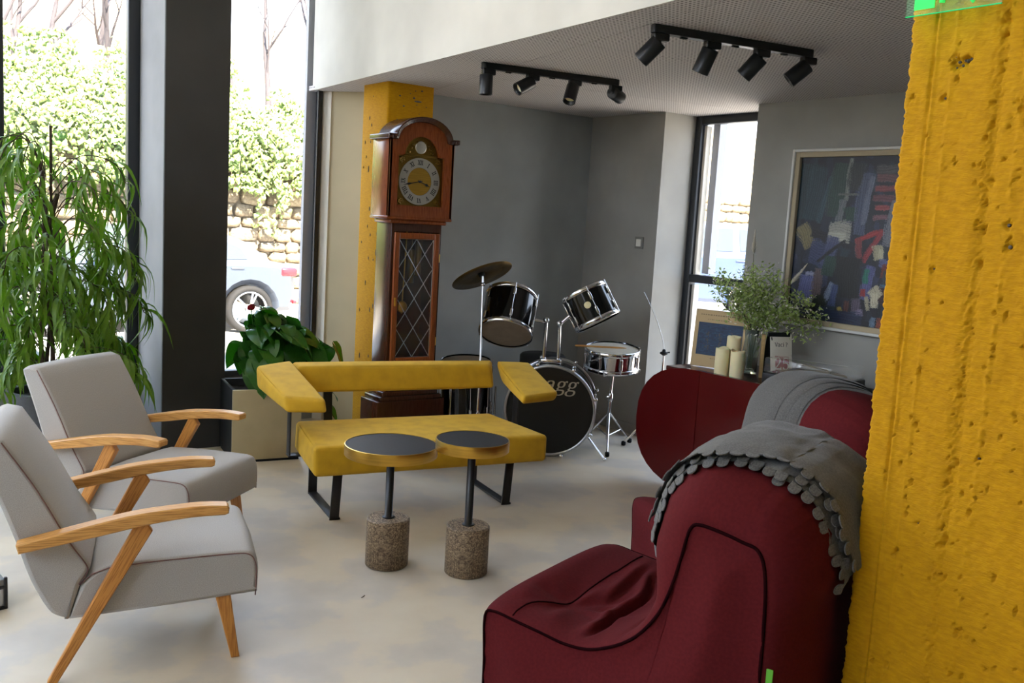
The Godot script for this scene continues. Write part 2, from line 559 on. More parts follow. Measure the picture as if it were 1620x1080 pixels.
func build_columns() -> void:
	# the far column, behind the clock
	var m := MB.new()
	m.box(Vector3(2.86, 1.13, -5.285), Vector3(0.32, 2.262, 0.33), 0.012, 1)
	var c := put("column_far", m, M.yellow)
	tag(c, "", "", "", "structure")
	var pits := MB.new()
	rng.seed = 5
	for i in 46:
		var y := rng.randf_range(0.2, 2.2)
		var on_left := i % 3 < 2
		var p := Vector3(2.6985, y, rng.randf_range(-5.42, -5.15)) if on_left else Vector3(rng.randf_range(2.72, 3.0), rng.randf_range(1.9, 2.2), -5.1185)
		var s := rng.randf_range(0.004, 0.009)
		pits.ball(p, Vector3(0.002, s * rng.randf_range(0.8, 2.6), s * 0.6) if on_left else Vector3(s, s * 0.7, 0.002), 6, 4)
	pits.ball(Vector3(2.905, 2.135, -5.1185), Vector3(0.028, 0.006, 0.003), 8, 4)
	put("pitting", pits, M.concrete_raw, c)
	c.get_child(0).set_meta("kind", "stuff")
	# the near column: a board-marked face with ridges, grooves and pits
	var n := FastNoiseLite.new()
	n.seed = 77
	n.frequency = 9.0
	n.fractal_octaves = 4
	var holes := []
	rng.seed = 9
	for k in 210:
		var line: float = [-1.055, -1.0, -1.055, -1.0, -0.93, -1.15][rng.randi() % 6]
		holes.append([Vector2(line + rng.randfn(0, 0.009), rng.randf_range(0.3, 2.05)), 0.0018 + 0.0038 * pow(rng.randf(), 3.0), rng.randf_range(0.4, 2.4)])
	for k in 110:
		holes.append([Vector2(rng.randf_range(-1.25, -0.7), rng.randf_range(0.2, 2.1)), rng.randf_range(0.0012, 0.0042), rng.randf_range(0.5, 2.5)])
	for h in [[-1.156, 1.857, 0.006], [-1.147, 1.846, 0.008], [-1.138, 1.838, 0.007], [-1.128, 1.847, 0.009], [-1.121, 1.85, 0.007], [-1.152, 1.834, 0.006], [-1.158, 1.842, 0.005], [-1.134, 1.848, 0.006], [-1.17, 1.771, 0.007], [-1.2, 1.69, 0.004], [-1.151, 1.398, 0.006], [-0.998, 1.5, 0.008], [-0.99, 1.455, 0.009], [-1.0, 1.0, 0.006], [-1.118, 0.82, 0.006]]:
		holes.append([Vector2(h[0], h[1]), h[2], 1.0])
	var buckets := {}
	for h in holes:
		var key := int(floor(h[0].y / 0.05))
		for d in [-1, 0, 1]:
			buckets.get_or_add(key + d, []).append(h)
	var z0 := -1.265
	var z1 := -0.62
	var relief := func(z: float, y: float) -> float:
		var d := 0.0
		d += 0.0022 * n.get_noise_2d(z * 2.0, y * 0.8)
		d += 0.0010 * n.get_noise_2d(z * 9.0, y * 7.0 + 40.0)
		d -= 0.006 * exp(-pow((z + 1.205) / 0.0035, 2.0)) * (0.8 + n.get_noise_2d(3.0, y))
		d += 0.003 * exp(-pow((z + 1.197) / 0.004, 2.0))
		d += 0.0025 * exp(-pow((z + 1.157) / 0.004, 2.0)) * (0.7 + n.get_noise_2d(5.0, y * 2.0))
		d += 0.0035 * exp(-pow((z + 1.0) / 0.005, 2.0)) * (0.5 + 1.2 * n.get_noise_2d(7.0, y * 3.0))
		var band := exp(-pow((z + 1.055) / 0.016, 4.0))
		d += band * (0.004 * n.get_noise_2d(z * 14.0, y * 6.0) - 0.002)
		d -= 0.004 * smoothstep(-1.06, -1.05, z)
		for h in buckets.get(int(floor(y / 0.05)), []):
			var q: Vector2 = Vector2(z - h[0].x, (y - h[0].y) / h[2])
			var r: float = q.length() / h[1] * (1.0 + 0.9 * n.get_noise_2d(z * 40.0, y * 40.0))
			if r < 1.3:
				d -= 0.0085 * (1.0 - smoothstep(0.55, 1.25, r))
		return d
	var cm := MB.new()
	cm.smooth()
	var rows := []
	var ny := 560
	var nz := 200
	for i in ny + 1:
		var y := 2.2 * i / ny
		var ragged := 0.006 * n.get_noise_2d(90.0, y * 2.2) + 0.004 * n.get_noise_2d(120.0, y * 9.0) + 0.0022 * n.get_noise_2d(150.0, y * 30.0)
		var row := []
		row.append(Vector3(2.3, y, z0))
		row.append(Vector3(2.02, y, z0 - ragged))
		row.append(Vector3(1.986, y, z0 - ragged))
		for k in nz + 1:
			var z := lerpf(z0 + 0.004 - ragged, z1, pow(float(k) / nz, 1.08))
			row.append(Vector3(1.98 - relief.call(z, y) + 0.002 * exp(-k * 0.8), y, z))
		row.append(Vector3(2.3, y, z1))
		rows.append(row)
	cm.sheet(rows, false, true, true)
	cm.box(Vector3(2.14, 3.25, -0.942), Vector3(0.32, 2.1, 0.645))
	var col := put("column_near", cm, M.yellow)
	tag(col, "", "", "", "structure")
	var bare := MB.new()
	for h in holes:
		if h[1] > 0.0058:
			bare.ball(Vector3(1.98 + 0.0095, h[0].y, h[0].x), Vector3(0.004, h[1] * minf(h[2], 1.3) * 0.5, h[1] * 0.55), 6, 4)
	put("bare_concrete", bare, M.concrete_raw, col)
	col.get_child(0).set_meta("kind", "stuff")

func car(called: String, label: String, paint: Material, at: Vector3, turn: float, tall: float, wagon: bool) -> void:
	var t := thing(called, label, "car", at, turn)
	# x runs from the nose (-2.2) to the tail (+2.2), z is across, wheels at -1.35 and 1.3
	var side := []
	var s := tall / 1.42
	var pts := [Vector2(-2.2, 0.32), Vector2(-2.22, 0.55), Vector2(-2.1, 0.7), Vector2(-1.2, 0.88), Vector2(-0.9, 0.94), Vector2(1.3, 0.98), Vector2(1.84, 0.95), Vector2(1.93, 0.88), Vector2(1.97, 0.5), Vector2(1.9, 0.3)]
	if wagon:
		pts[6] = Vector2(1.86, 1.0)
	for p in pts:
		side.append(Vector2(p.x, p.y * s))
	for c in [1.3, -1.35]:
		for k in 11:
			var a := PI * k / 10.0
			var p := Vector2(c + cos(a) * 0.355, 0.31 + sin(a) * 0.355)
			if k == 0 or k == 10:
				p.y = 0.28
			side.append(p)
	var m := MB.new()
	m.prism(side, -0.82, 0.82, 0.07, Transform3D.IDENTITY, false)
	put("body", m, paint, t)
	var roof := [Vector2(-0.95, 0.92), Vector2(-0.3, 1.34), Vector2(0.1, 1.41), Vector2(0.8, 1.4), Vector2(1.3, 1.22), Vector2(1.62, 0.97)]
	if wagon:
		roof = [Vector2(-1.0, 0.92), Vector2(-0.4, 1.34), Vector2(0.0, 1.41), Vector2(1.3, 1.41), Vector2(1.7, 1.32), Vector2(1.86, 0.98)]
	for i in roof.size():
		roof[i].y *= s
	var rows := []
	for k in 7:
		var f := -1.0 + k / 3.0
		var row := []
		for p in roof:
			var q: Vector2 = p
			var lean := 0.16 * clampf((q.y / s - 0.92) / 0.48, 0, 1)
			var bulge := 0.03 * (1.0 - f * f)
			row.append(Vector3(q.x, q.y + bulge, f * (0.76 - lean)))
		rows.append(row)
	var rm := MB.new()
	rm.smooth()
	rm.sheet(rows)
	for k in [0, 6]:
		rm.flat()
		for j in range(1, roof.size() - 1):
			rm.tri(rows[k][0], rows[k][j], rows[k][j + 1])
	put("roof", rm, paint, t)
	var win := [[Vector2(-0.72, 0.97), Vector2(-0.22, 1.3), Vector2(0.28, 1.34), Vector2(0.3, 0.98)], [Vector2(0.36, 0.98), Vector2(0.34, 1.34), Vector2(0.78, 1.33), Vector2(1.2, 1.14), Vector2(1.28, 1.0)]]
	if wagon:
		win = [[Vector2(-0.75, 0.99), Vector2(-0.3, 1.3), Vector2(0.18, 1.34), Vector2(0.2, 1.0)], [Vector2(0.27, 1.0), Vector2(0.25, 1.34), Vector2(0.95, 1.35), Vector2(0.98, 1.02)], [Vector2(1.1, 1.03), Vector2(1.06, 1.35), Vector2(1.48, 1.33), Vector2(1.68, 1.16), Vector2(1.64, 1.05)]]
	for sgn in [-1.0, 1.0]:
		for w in win:
			var wm := MB.new()
			wm.flat()
			var q := []
			for p in w:
				var lean := 0.16 * clampf((p.y - 0.92) / 0.48, 0, 1)
				q.append(Vector3(p.x, p.y * s, sgn * (0.766 - lean + 0.004)))
			for j in range(1, q.size() - 1):
				wm.tri(q[0], q[j], q[j + 1])
			put("side_window", wm, M.car_glass, t)
		for c in [1.3, -1.35]:
			var wh := MB.new()
			wh.lathe([Vector2(0.2, -0.1), Vector2(0.3, -0.1), Vector2(0.325, -0.07), Vector2(0.325, 0.07), Vector2(0.3, 0.1), Vector2(0.25, 0.1), Vector2(0.25, 0.06)], 28)
			var wn := put("wheel", wh, M.tyre, t, Transform3D(Basis(Vector3.RIGHT, PI / 2 * sgn), Vector3(c, 0.32, sgn * 0.74)))
			var rimm := MB.new()
			rimm.lathe([Vector2(0.258, 0.02), Vector2(0.258, 0.09), Vector2(0.228, 0.09), Vector2(0.222, 0.03)], 28)
			for k in 5:
				for e in [-0.13, 0.13]:
					var a: float = TAU * k / 5 + e
					rimm.box(Vector3(cos(a) * 0.13, 0.06, -sin(a) * 0.13), Vector3(0.22, 0.03, 0.028), 0.006, 1, Basis(Vector3.UP, a))
			rimm.lathe([Vector2(0.0, 0.07), Vector2(0.05, 0.065), Vector2(0.055, 0.02)], 12)
			put("rim", rimm, M.alloy, wn)
		put("tail_light", one_box(Vector3(1.85, 0.84 * s, sgn * 0.715), Vector3(0.24, 0.12, 0.24), 0.03), M.lamp_red, t)
		put("headlight", one_box(Vector3(-2.06, 0.62 * s, sgn * 0.66), Vector3(0.26, 0.11, 0.26), 0.04), M.car_glass, t)
		put("reflector", one_box(Vector3(1.95, 0.42, sgn * 0.66), Vector3(0.05, 0.04, 0.3), 0.01), M.lamp_red, t)
		put("door_handle", one_box(Vector3(0.16, 0.87 * s, sgn * 0.825), Vector3(0.18, 0.025, 0.03), 0.01), paint, t)
		put("door_handle", one_box(Vector3(1.12, 0.88 * s, sgn * 0.825), Vector3(0.18, 0.025, 0.03), 0.01), paint, t)
		put("wing_mirror", one_box(Vector3(-0.72, 1.0 * s, sgn * 0.88), Vector3(0.12, 0.13, 0.2), 0.04), paint, t)

func build_outdoors() -> void:
	car("parked_car", "silver saloon car parked outside, its rear wheel seen past the dark pier", M.car_silver, Vector3(3.25, -0.28, -13.2), 0.0, 1.42, false)
	car("parked_car", "blue-silver estate car parked outside the narrow window beside the flowers", M.car_blue, Vector3(12.45, -0.05, -12.25), -0.75, 1.66, true)
	# stone retaining wall opposite the window front
	var wall := Node3D.new()
	wall.name = "wall_stone"
	add_child(wall)
	tag(wall, "", "", "", "structure")
	put("core", span(Vector3(-14, -0.3, -16.9), Vector3(21, 2.3, -16.1)), M.mortar, wall)
	rng.seed = 21
	var variants := []
	for k in 6:
		var m := MB.new()
		m.smooth()
		var rows := []
		for i in 7:
			var a := -PI / 2 + PI * i / 6
			var row := []
			for j in 10:
				var b := TAU * j / 10
				var e := Vector3(signf(cos(a) * cos(b)) * pow(absf(cos(a) * cos(b)), 0.5), signf(sin(a)) * pow(absf(sin(a)), 0.5), signf(cos(a) * sin(b)) * pow(absf(cos(a) * sin(b)), 0.6))
				row.append(e * 0.5 * rng.randf_range(0.9, 1.06) if i > 0 and i < 6 else e * 0.5)
			rows.append(row)
		m.sheet(rows, false, true, true)
		variants.append(m.mesh())
	var y := -0.28
	var many := MultiMesh.new()
	many.transform_format = MultiMesh.TRANSFORM_3D
	many.mesh = variants[0]
	var rest := []
	var single := 0
	while y < 2.3:
		var h := rng.randf_range(0.15, 0.27)
		var x := -13.9 + rng.randf() * 0.2
		while x < 20.9:
			var w := rng.randf_range(0.2, 0.55)
			var t := Transform3D(Basis(Vector3.BACK, rng.randf_range(-0.05, 0.05)).scaled(Vector3(w * 1.02, h * rng.randf_range(0.95, 1.1), rng.randf_range(0.2, 0.34))), Vector3(x + w / 2, y + h / 2, -16.1))
			if x > 1.5 and x < 9.5 and single < 298:
				single += 1
				put("stone", variants[rng.randi() % 6], M.stone if rng.randf() < 0.6 else M.stone_dark, wall, t)
			else:
				rest.append(t)
			x += w + 0.01
		y += h
	many.instance_count = rest.size()
	for i in rest.size():
		many.set_instance_transform(i, rest[i])
	var mi := MultiMeshInstance3D.new()
	mi.name = "stones"
	mi.multimesh = many
	mi.material_override = M.stone
	wall.add_child(mi)
	tag(mi, "", "", "", "stuff")
	# the slope above it
	var hm := MB.new()
	hm.smooth()
	var hn := FastNoiseLite.new()
	hn.seed = 4
	hn.frequency = 0.15
	var hr := []
	for i in 14:
		var row := []
		for k in 30:
			var px := -18.0 + k * 1.6
			var pz := -16.4 - i * 1.3
			row.append(Vector3(px, 2.25 + i * 0.42 + hn.get_noise_2d(px, pz) * 0.7 * minf(1.0, i * 0.3), pz))
		hr.append(row)
	hm.sheet(hr)
	struct("hill", hm, M.hill)
	# ivy over the top of the wall
	var leaf := MB.new()
	leaf.smooth()
	leaf.sheet([[Vector3(0, 0, 0), Vector3(0.04, 0.01, 0.03), Vector3(0, 0, 0)], [Vector3(-0.06, -0.04, 0.02), Vector3(0, -0.05, 0.035), Vector3(0.06, -0.04, 0.02)], [Vector3(0, -0.13, 0), Vector3(0, -0.13, 0.004), Vector3(0, -0.13, 0)]])
	var iv := MultiMesh.new()
	iv.transform_format = MultiMesh.TRANSFORM_3D
	iv.use_colors = true
	iv.mesh = leaf.mesh()
	var its := []
	rng.seed = 33
	var cn := FastNoiseLite.new()
	cn.seed = 12
	cn.frequency = 0.55
	for i in 90000:
		var px := rng.randf_range(-6.0, 13.0)
		var py := rng.randf_range(0.0, 4.1)
		var keep := 1.15 - absf(py - (2.6 if px < 4.7 else 2.15)) * 0.8 + cn.get_noise_2d(px * 1.6, py * 1.1) * 1.25 + (0.3 if px < 3.6 and py > 2.4 else 0.0)
		if py < 1.7:
			keep = cn.get_noise_2d(px * 2.2, py * 0.5 + 30.0) * 1.6 - 0.25
		if rng.randf() > keep:
			continue
		var depth := 0.12 + rng.randf() * 0.32 * clampf(py - 0.6, 0.2, 1.0)
		its.append([Vector3(px, py, -16.0 + depth - maxf(0.0, py - 2.7) * 0.9), rng.randf_range(0.4, 0.95)])
	iv.instance_count = its.size()
	for i in its.size():
		var b := Basis(Vector3.UP, rng.randf_range(-1.1, 1.1)) * Basis(Vector3.RIGHT, rng.randf_range(-1.0, 0.6)) * Basis(Vector3.BACK, rng.randf_range(-0.9, 0.9))
		iv.set_instance_transform(i, Transform3D(b.scaled(Vector3.ONE * its[i][1]), its[i][0]))
		var v := rng.randf_range(0.55, 1.3)
		iv.set_instance_color(i, Color(v, v, v * 0.9))
	var im := MultiMeshInstance3D.new()
	im.name = "ivy"
	im.multimesh = iv
	im.material_override = M.ivy
	add_child(im)
	tag(im, "sunlit green ivy hanging thickly over the top of the stone wall outside", "ivy", "", "stuff")
	# bare trees on the slope
	rng.seed = 61
	for p in [Vector3(2.2, 3.2, -19.2), Vector3(3.3, 3.4, -20.2), Vector3(4.2, 3.2, -18.8), Vector3(5.6, 3.6, -21), Vector3(7.4, 3.3, -19.3), Vector3(8.9, 3.5, -20.4), Vector3(0.4, 3.3, -19.6), Vector3(6.6, 3.7, -22.2), Vector3(2.8, 3.5, -21.4), Vector3(5.0, 3.9, -23.6), Vector3(7.9, 3.8, -22.8), Vector3(1.5, 3.6, -21.8)]:
		var m := MB.new()
		branch(m, p, Vector3(rng.randf_range(-0.08, 0.08), 1, 0).normalized(), rng.randf_range(0.05, 0.1), 1.7, 0)
		var t := put("bare_tree", m, M.tree)
		tag(t, "bare leafless tree standing on the slope above the ivy-covered wall", "tree", "bare trees on the slope outside")
	# the low wall and bushes far beyond the narrow window
	var far := MB.new()
	for k in 9:
		far.box(Vector3(21.5, 0.0 + k * 0.35, -18), Vector3(0.5, 0.34, 26), 0.03)
	struct("wall_far", far, M.stone)

func branch(m: MB, p: Vector3, d: Vector3, r: float, l: float, depth: int) -> void:
	var pts := [p]
	var radii := [r]
	var q := p
	var e := d
	for i in 4:
		e = (e + Vector3(rng.randf_range(-1, 1), rng.randf_range(-0.3, 0.6), rng.randf_range(-1, 1)) * 0.14).normalized()
		q += e * l / 4
		pts.append(q)
		radii.append(r * (1.0 - 0.12 * (i + 1)))
		if depth < 4 and i > 0:
			var s := (e + Vector3(rng.randf_range(-1, 1), rng.randf_range(-0.1, 0.7), rng.randf_range(-1, 1)) * 0.9).normalized()
			if rng.randf() < 0.75:
				branch(m, q, s, r * 0.45, l * rng.randf_range(0.45, 0.7), depth + 1)
	m.tube(pts, radii, 6 if depth < 2 else 4, false)
	if depth < 4:
		branch(m, q, e, r * 0.5, l * 0.75, depth + 1)

# ---------- seats and tables
func slope_prism(m: MB, poly: Array, hw: float, b: float) -> void:
	# an upholstered slab: side outline rounded towards the two sides
	var pv := PackedVector2Array()
	for p in poly:
		pv.append(p)
	if Geometry2D.is_polygon_clockwise(pv):
		poly = poly.duplicate()
		poly.reverse()
	var n := poly.size()
	var nrm := []
	for i in n:
		var d: Vector2 = (poly[(i + 1) % n] - poly[(i + n - 1) % n]).normalized()
		nrm.append(Vector2(d.y, -d.x))
	var rows := []
	for k in 9:
		var f := -1.0 + k / 4.0
		var a := absf(f)
		var z := 0.0
		var inset := 0.0
		if k == 0 or k == 8:
			z = signf(f) * hw
			inset = b
		elif k == 1 or k == 7:
			z = signf(f) * (hw - b * 0.3)
			inset = b * 0.3
		elif k == 2 or k == 6:
			z = signf(f) * (hw - b)
		else:
			z = f * (hw - b)
			inset = -0.006 * (1.0 - a)
		var row := []
		for i in n:
			var q: Vector2 = poly[i] - nrm[i] * inset
			row.append(Vector3(q.x, q.y, z))
		rows.append(row)
	m.smooth()
	m.sheet(rows, false, true, true)
	for side in [0, 8]:
		m.smooth()
		var pts := PackedVector2Array()
		for p in poly:
			pts.append(p)
		var idx := Geometry2D.triangulate_polygon(pts)
		for i in idx.size() / 3:
			var q := [rows[side][idx[i * 3]], rows[side][idx[i * 3 + 1]], rows[side][idx[i * 3 + 2]]]
			var up: bool = (q[1] - q[0]).cross(q[2] - q[0]).z > 0
			if up == (side == 8):
				m.tri(q[0], q[1], q[2])
			else:
				m.tri(q[0], q[2], q[1])

func armchair(label: String, at: Vector3, turn: float) -> void:
	var t := thing("armchair", label, "armchair", at, turn, "grey wooden-armed armchairs by the window")
	var hw := 0.25
	var bk := catmull([Vector2(-0.269, 0.742), Vector2(-0.181, 0.602), Vector2(-0.098, 0.442), Vector2(-0.048, 0.362), Vector2(-0.044, 0.335), Vector2(-0.067, 0.3)], 3)
	bk.append_array(catmull([Vector2(-0.1, 0.186), Vector2(-0.13, 0.197), Vector2(-0.158, 0.222), Vector2(-0.203, 0.315), Vector2(-0.244, 0.444), Vector2(-0.292, 0.58), Vector2(-0.345, 0.715), Vector2(-0.338, 0.74), Vector2(-0.312, 0.752)], 3))
	var bm := MB.new()
	slope_prism(bm, bk, hw, 0.014)
	var b := put("backrest", bm, M.fabric, t)
	var st := [Vector2(-0.099, 0.184), Vector2(-0.065, 0.3), Vector2(-0.03, 0.331)]
	st.append_array(catmull([Vector2(0.015, 0.346), Vector2(0.12, 0.354), Vector2(0.24, 0.358), Vector2(0.38, 0.361), Vector2(0.425, 0.356), Vector2(0.444, 0.335), Vector2(0.451, 0.296), Vector2(0.449, 0.218)], 3))
	st.append(Vector2(0.2, 0.2))
	var sm := MB.new()
	slope_prism(sm, st, hw, 0.014)
	var s := put("seat", sm, M.fabric, t)
	for sg in [-1.0, 1.0]:
		var z: float = sg * (hw - 0.002)
		var p := []
		for q in bk.slice(0, 16):
			p.append(Vector3(q.x - 0.006, q.y - 0.006, z))
		put("piping", one_tube(p, 0.0022, 5), M.piping, b)
		var p2 := []
		for q in st.slice(1, st.size() - 1):
			p2.append(Vector3(q.x - 0.006, q.y - 0.008, z))
		put("piping", one_tube(p2, 0.0022, 5), M.piping, s)
		# arm: a bent board
		var top := catmull([Vector2(-0.235, 0.447), Vector2(-0.112, 0.476), Vector2(0.058, 0.513), Vector2(0.164, 0.526), Vector2(0.273, 0.533), Vector2(0.346, 0.529)], 3)
		var arm: Array = top.duplicate()
		arm.append(Vector2(0.353, 0.522))
		arm.append(Vector2(0.351, 0.505))
		arm.append_array(catmull([Vector2(0.34, 0.5), Vector2(0.237, 0.498), Vector2(0.111, 0.482), Vector2(-0.028, 0.455), Vector2(-0.228, 0.42)], 3))
		var am := MB.new()
		am.prism(arm, sg * 0.28 - 0.027, sg * 0.28 + 0.027, 0.004)
		put("armrest", am, M.oak, t)
		# rear leg: the slanting strut under the arm
		var a := Vector2(0.118, 0.484)
		var e := Vector2(-0.146, 0.0)
		var len := a.distance_to(e)
		var sl := MB.new()
		sl.prism([Vector2(-0.0135, 0), Vector2(0.0135, -0.006), Vector2(0.027, len - 0.02), Vector2(-0.027, len + 0.008)], -0.014, 0.014, 0.0035)
		var ang := atan2(a.x - e.x, a.y - e.y)
		put("rear_leg", sl, M.oak_y, t, Transform3D(Basis(Vector3.BACK, -ang), Vector3(e.x, 0.004, sg * 0.272)))
		var fl := MB.new()
		fl.prism([Vector2(-0.012, 0), Vector2(0.014, 0), Vector2(-0.018, 0.22), Vector2(-0.066, 0.22)], -0.014, 0.014, 0.003)
		put("front_leg", fl, M.oak_y, t, Transform3D(Basis.IDENTITY, Vector3(0.385, 0, sg * 0.225)))
	put("rail", one_box(Vector3(0.34, 0.205, 0), Vector3(0.03, 0.03, 0.46), 0.004), M.black, t)

func cushion(m: MB, c: Array, puff: float) -> void:
	# eight corners: bottom four then top four, each counter-clockwise from above; rounded by blending
	var n := 12
	m.smooth()
	for face in [[4, 5, 6, 7], [3, 2, 1, 0], [0, 1, 5, 4], [1, 2, 6, 5], [2, 3, 7, 6], [3, 0, 4, 7]]:
		var mid := Vector3.ZERO
		for q in c:
			mid += q / 8.0
		var rows := []
		for i in n + 1:
			var row := []
			for j in n + 1:
				var u := 0.5 - 0.5 * cos(PI * i / n)
				var v := 0.5 - 0.5 * cos(PI * j / n)
				var p: Vector3 = c[face[0]].lerp(c[face[1]], u).lerp(c[face[3]].lerp(c[face[2]], u), v)
				row.append(p)
			rows.append(row)
		var nn: Vector3 = (c[face[1]] - c[face[0]]).cross(c[face[3]] - c[face[0]]).normalized()
		if nn.dot((c[face[0]] + c[face[2]]) * 0.5 - mid) < 0:
			nn = -nn
		for i in n + 1:
			for j in n + 1:
				var u := 0.5 - 0.5 * cos(PI * i / n)
				var v := 0.5 - 0.5 * cos(PI * j / n)
				var w := 16.0 * u * (1 - u) * v * (1 - v)
				var edge := minf(minf(u, 1 - u), minf(v, 1 - v))
				var p: Vector3 = rows[i][j]
				p += nn * puff * pow(w, 0.6)
				rows[i][j] = p
		m.sheet(rows)

func soft_box(m: MB, c: Array, r: float, puff: float) -> void:
	# a cushion with rounded edges from eight corners: a rounded unit cube bent through them
	var n := [0.0, 0.0]
	var size := Vector3((c[1] - c[0]).length(), (c[4] - c[0]).length(), (c[3] - c[0]).length())
	var k := 3
	m.smooth()
	var h := size * 0.5
	var inner := h - Vector3(r, r, r)
	for ax in 3:
		var au := (ax + 1) % 3
		var av := (ax + 2) % 3
		var lu := _soft_steps(m, h[au], r, k)
		var lv := _soft_steps(m, h[av], r, k)
		for sgn in [-1.0, 1.0]:
			var rows := []
			for i in lu.size():
				var row := []
				for j in lv.size():
					var p := Vector3.ZERO
					p[ax] = sgn * h[ax]
					p[au] = lu[i]
					p[av] = lv[j]
					var q := p.clamp(-inner, inner)
					p = q + (p - q).normalized() * r
					var u := Vector3(p.x / h.x, p.y / h.y, p.z / h.z)
					var bul := (1.0 - u[au] * u[au]) * (1.0 - u[av] * u[av])
					p[ax] += sgn * puff * bul
					u = Vector3(p.x / size.x, p.y / size.y, p.z / size.z) + Vector3(0.5, 0.5, 0.5)
					var lo: Vector3 = c[0].lerp(c[1], u.x).lerp(c[3].lerp(c[2], u.x), u.z)
					var hi: Vector3 = c[4].lerp(c[5], u.x).lerp(c[7].lerp(c[6], u.x), u.z)
					row.append(lo.lerp(hi, u.y))
				rows.append(row)
			m.sheet(rows, false, false, sgn < 0)

func _soft_steps(m: MB, h: float, r: float, k: int) -> Array:
	var o := m._steps(h, r, k)
	var mid := []
	for i in range(1, 6):
		mid.append(lerpf(-h + r, h - r, i / 6.0))
	return o.slice(0, k + 1) + mid + o.slice(k + 1)

func build_sofa() -> void:
	var t := thing("sofa", "mustard velvet two-seat sofa with separate wedge arms on black sled legs", "sofa", Vector3(2.3225, 0, -3.848), -0.1687)
	var V := func(x, y, z): return Vector3(x, y, z)
	var m := MB.new()
	soft_box(m, [V.call(-0.6, 0.258, 0.165), V.call(0.585, 0.258, 0.155), V.call(0.54, 0.262, -0.36), V.call(-0.57, 0.262, -0.36), V.call(-0.605, 0.4, 0.17), V.call(0.575, 0.4, 0.175), V.call(0.5, 0.4, -0.38), V.call(-0.56, 0.4, -0.38)], 0.022, 0.008)
	put("seat", m, M.velvet, t)
	m = MB.new()
	soft_box(m, [V.call(-0.53, 0.525, -0.445), V.call(0.545, 0.525, -0.425), V.call(0.57, 0.535, -0.53), V.call(-0.54, 0.535, -0.56), V.call(-0.525, 0.652, -0.5), V.call(0.53, 0.652, -0.465), V.call(0.585, 0.662, -0.56), V.call(-0.54, 0.662, -0.6)], 0.018, 0.006)
	put("backrest", m, M.velvet, t)
	# arms: corners bottom then top, front-left first
	m = MB.new()
	soft_box(m, [V.call(-0.682, 0.513, -0.05), V.call(-0.502, 0.513, 0.0), V.call(-0.545, 0.548, -0.56), V.call(-0.735, 0.548, -0.48), V.call(-0.686, 0.582, -0.09), V.call(-0.506, 0.574, -0.03), V.call(-0.535, 0.668, -0.63), V.call(-0.735, 0.656, -0.535)], 0.018, 0.006)
	put("armrest", m, M.velvet, t)
	m = MB.new()
	soft_box(m, [V.call(0.475, 0.535, 0.06), V.call(0.7, 0.535, 0.0), V.call(0.8, 0.545, -0.5), V.call(0.595, 0.548, -0.43), V.call(0.478, 0.578, 0.07), V.call(0.705, 0.585, 0.02), V.call(0.81, 0.652, -0.53), V.call(0.605, 0.66, -0.56)], 0.018, 0.006)
	put("armrest", m, M.velvet, t)
	for x in [-0.45, 0.45]:
		m = MB.new()
		var top := 0.025 if x > 0 else 0.03
		m.box(Vector3(x, 0.13, 0.0), Vector3(0.045, 0.27, 0.01), 0.002, 1, Basis(Vector3.BACK, -0.06 if x > 0 else -0.05))
		m.box(Vector3(x, 0.13, -0.44), Vector3(0.045, 0.27, 0.01), 0.002)
		m.box(Vector3(x, 0.005, -0.22), Vector3(0.045, 0.01, 0.45), 0.002)
		put("sled_leg", m, M.black, t)
	for x in [-0.618, 0.605]:
		m = MB.new()
		var z := -0.27
		m.box(Vector3(x, 0.41, z), Vector3(0.008, 0.3, 0.06), 0.002)
		m.box(Vector3(x * 0.93, 0.255, z), Vector3(absf(x) * 0.16, 0.008, 0.06), 0.002)
		put("arm_support", m, M.black, t)
	for x in [-0.375, 0.375]:
		m = MB.new()
		m.box(Vector3(x, 0.42, -0.47), Vector3(0.045, 0.34, 0.01), 0.002, 1, Basis(Vector3.RIGHT, -0.12))
		m.box(Vector3(x, 0.255, -0.4), Vector3(0.045, 0.01, 0.12), 0.002)
		put("back_support", m, M.black, t)

func side_table(label: String, at: Vector3, h: float, r: float) -> void:
	var t := thing("side_table", label, "side table", at, 0.0, "brass-rimmed side tables on stone drums")
	var m := MB.new()
	m.lathe([Vector2(0.0, 0.0), Vector2(0.082, 0.0), Vector2(0.082, 0.0), Vector2(0.089, 0.006), Vector2(0.089, 0.199), Vector2(0.089, 0.199), Vector2(0.084, 0.204), Vector2(0.084, 0.204), Vector2(0.0, 0.204)], 40)
	put("stone_base", m, M.terrazzo, t)
	m = MB.new()
	m.lathe([Vector2(0.026, 0.203), Vector2(0.026, 0.208), Vector2(0.026, 0.208), Vector2(0.0165, 0.209), Vector2(0.0165, h - 0.04)], 20)
	put("pole", m, M.black, t)
	m = MB.new()
	m.lathe([Vector2(0.0, h - 0.044), Vector2(r - 0.002, h - 0.044), Vector2(r - 0.002, h - 0.044), Vector2(r, h - 0.042), Vector2(r, h + 0.001), Vector2(r, h + 0.001), Vector2(r - 0.004, h + 0.002), Vector2(r - 0.004, h + 0.002), Vector2(r - 0.004, h - 0.004)], 56)
	put("brass_rim", m, M.brass, t)
	m = MB.new()
	m.lathe([Vector2(r - 0.0045, h - 0.004), Vector2(r - 0.0045, h), Vector2(r - 0.0045, h), Vector2(0.0, h)], 56)
	put("table_top", m, M.black_ash, t)

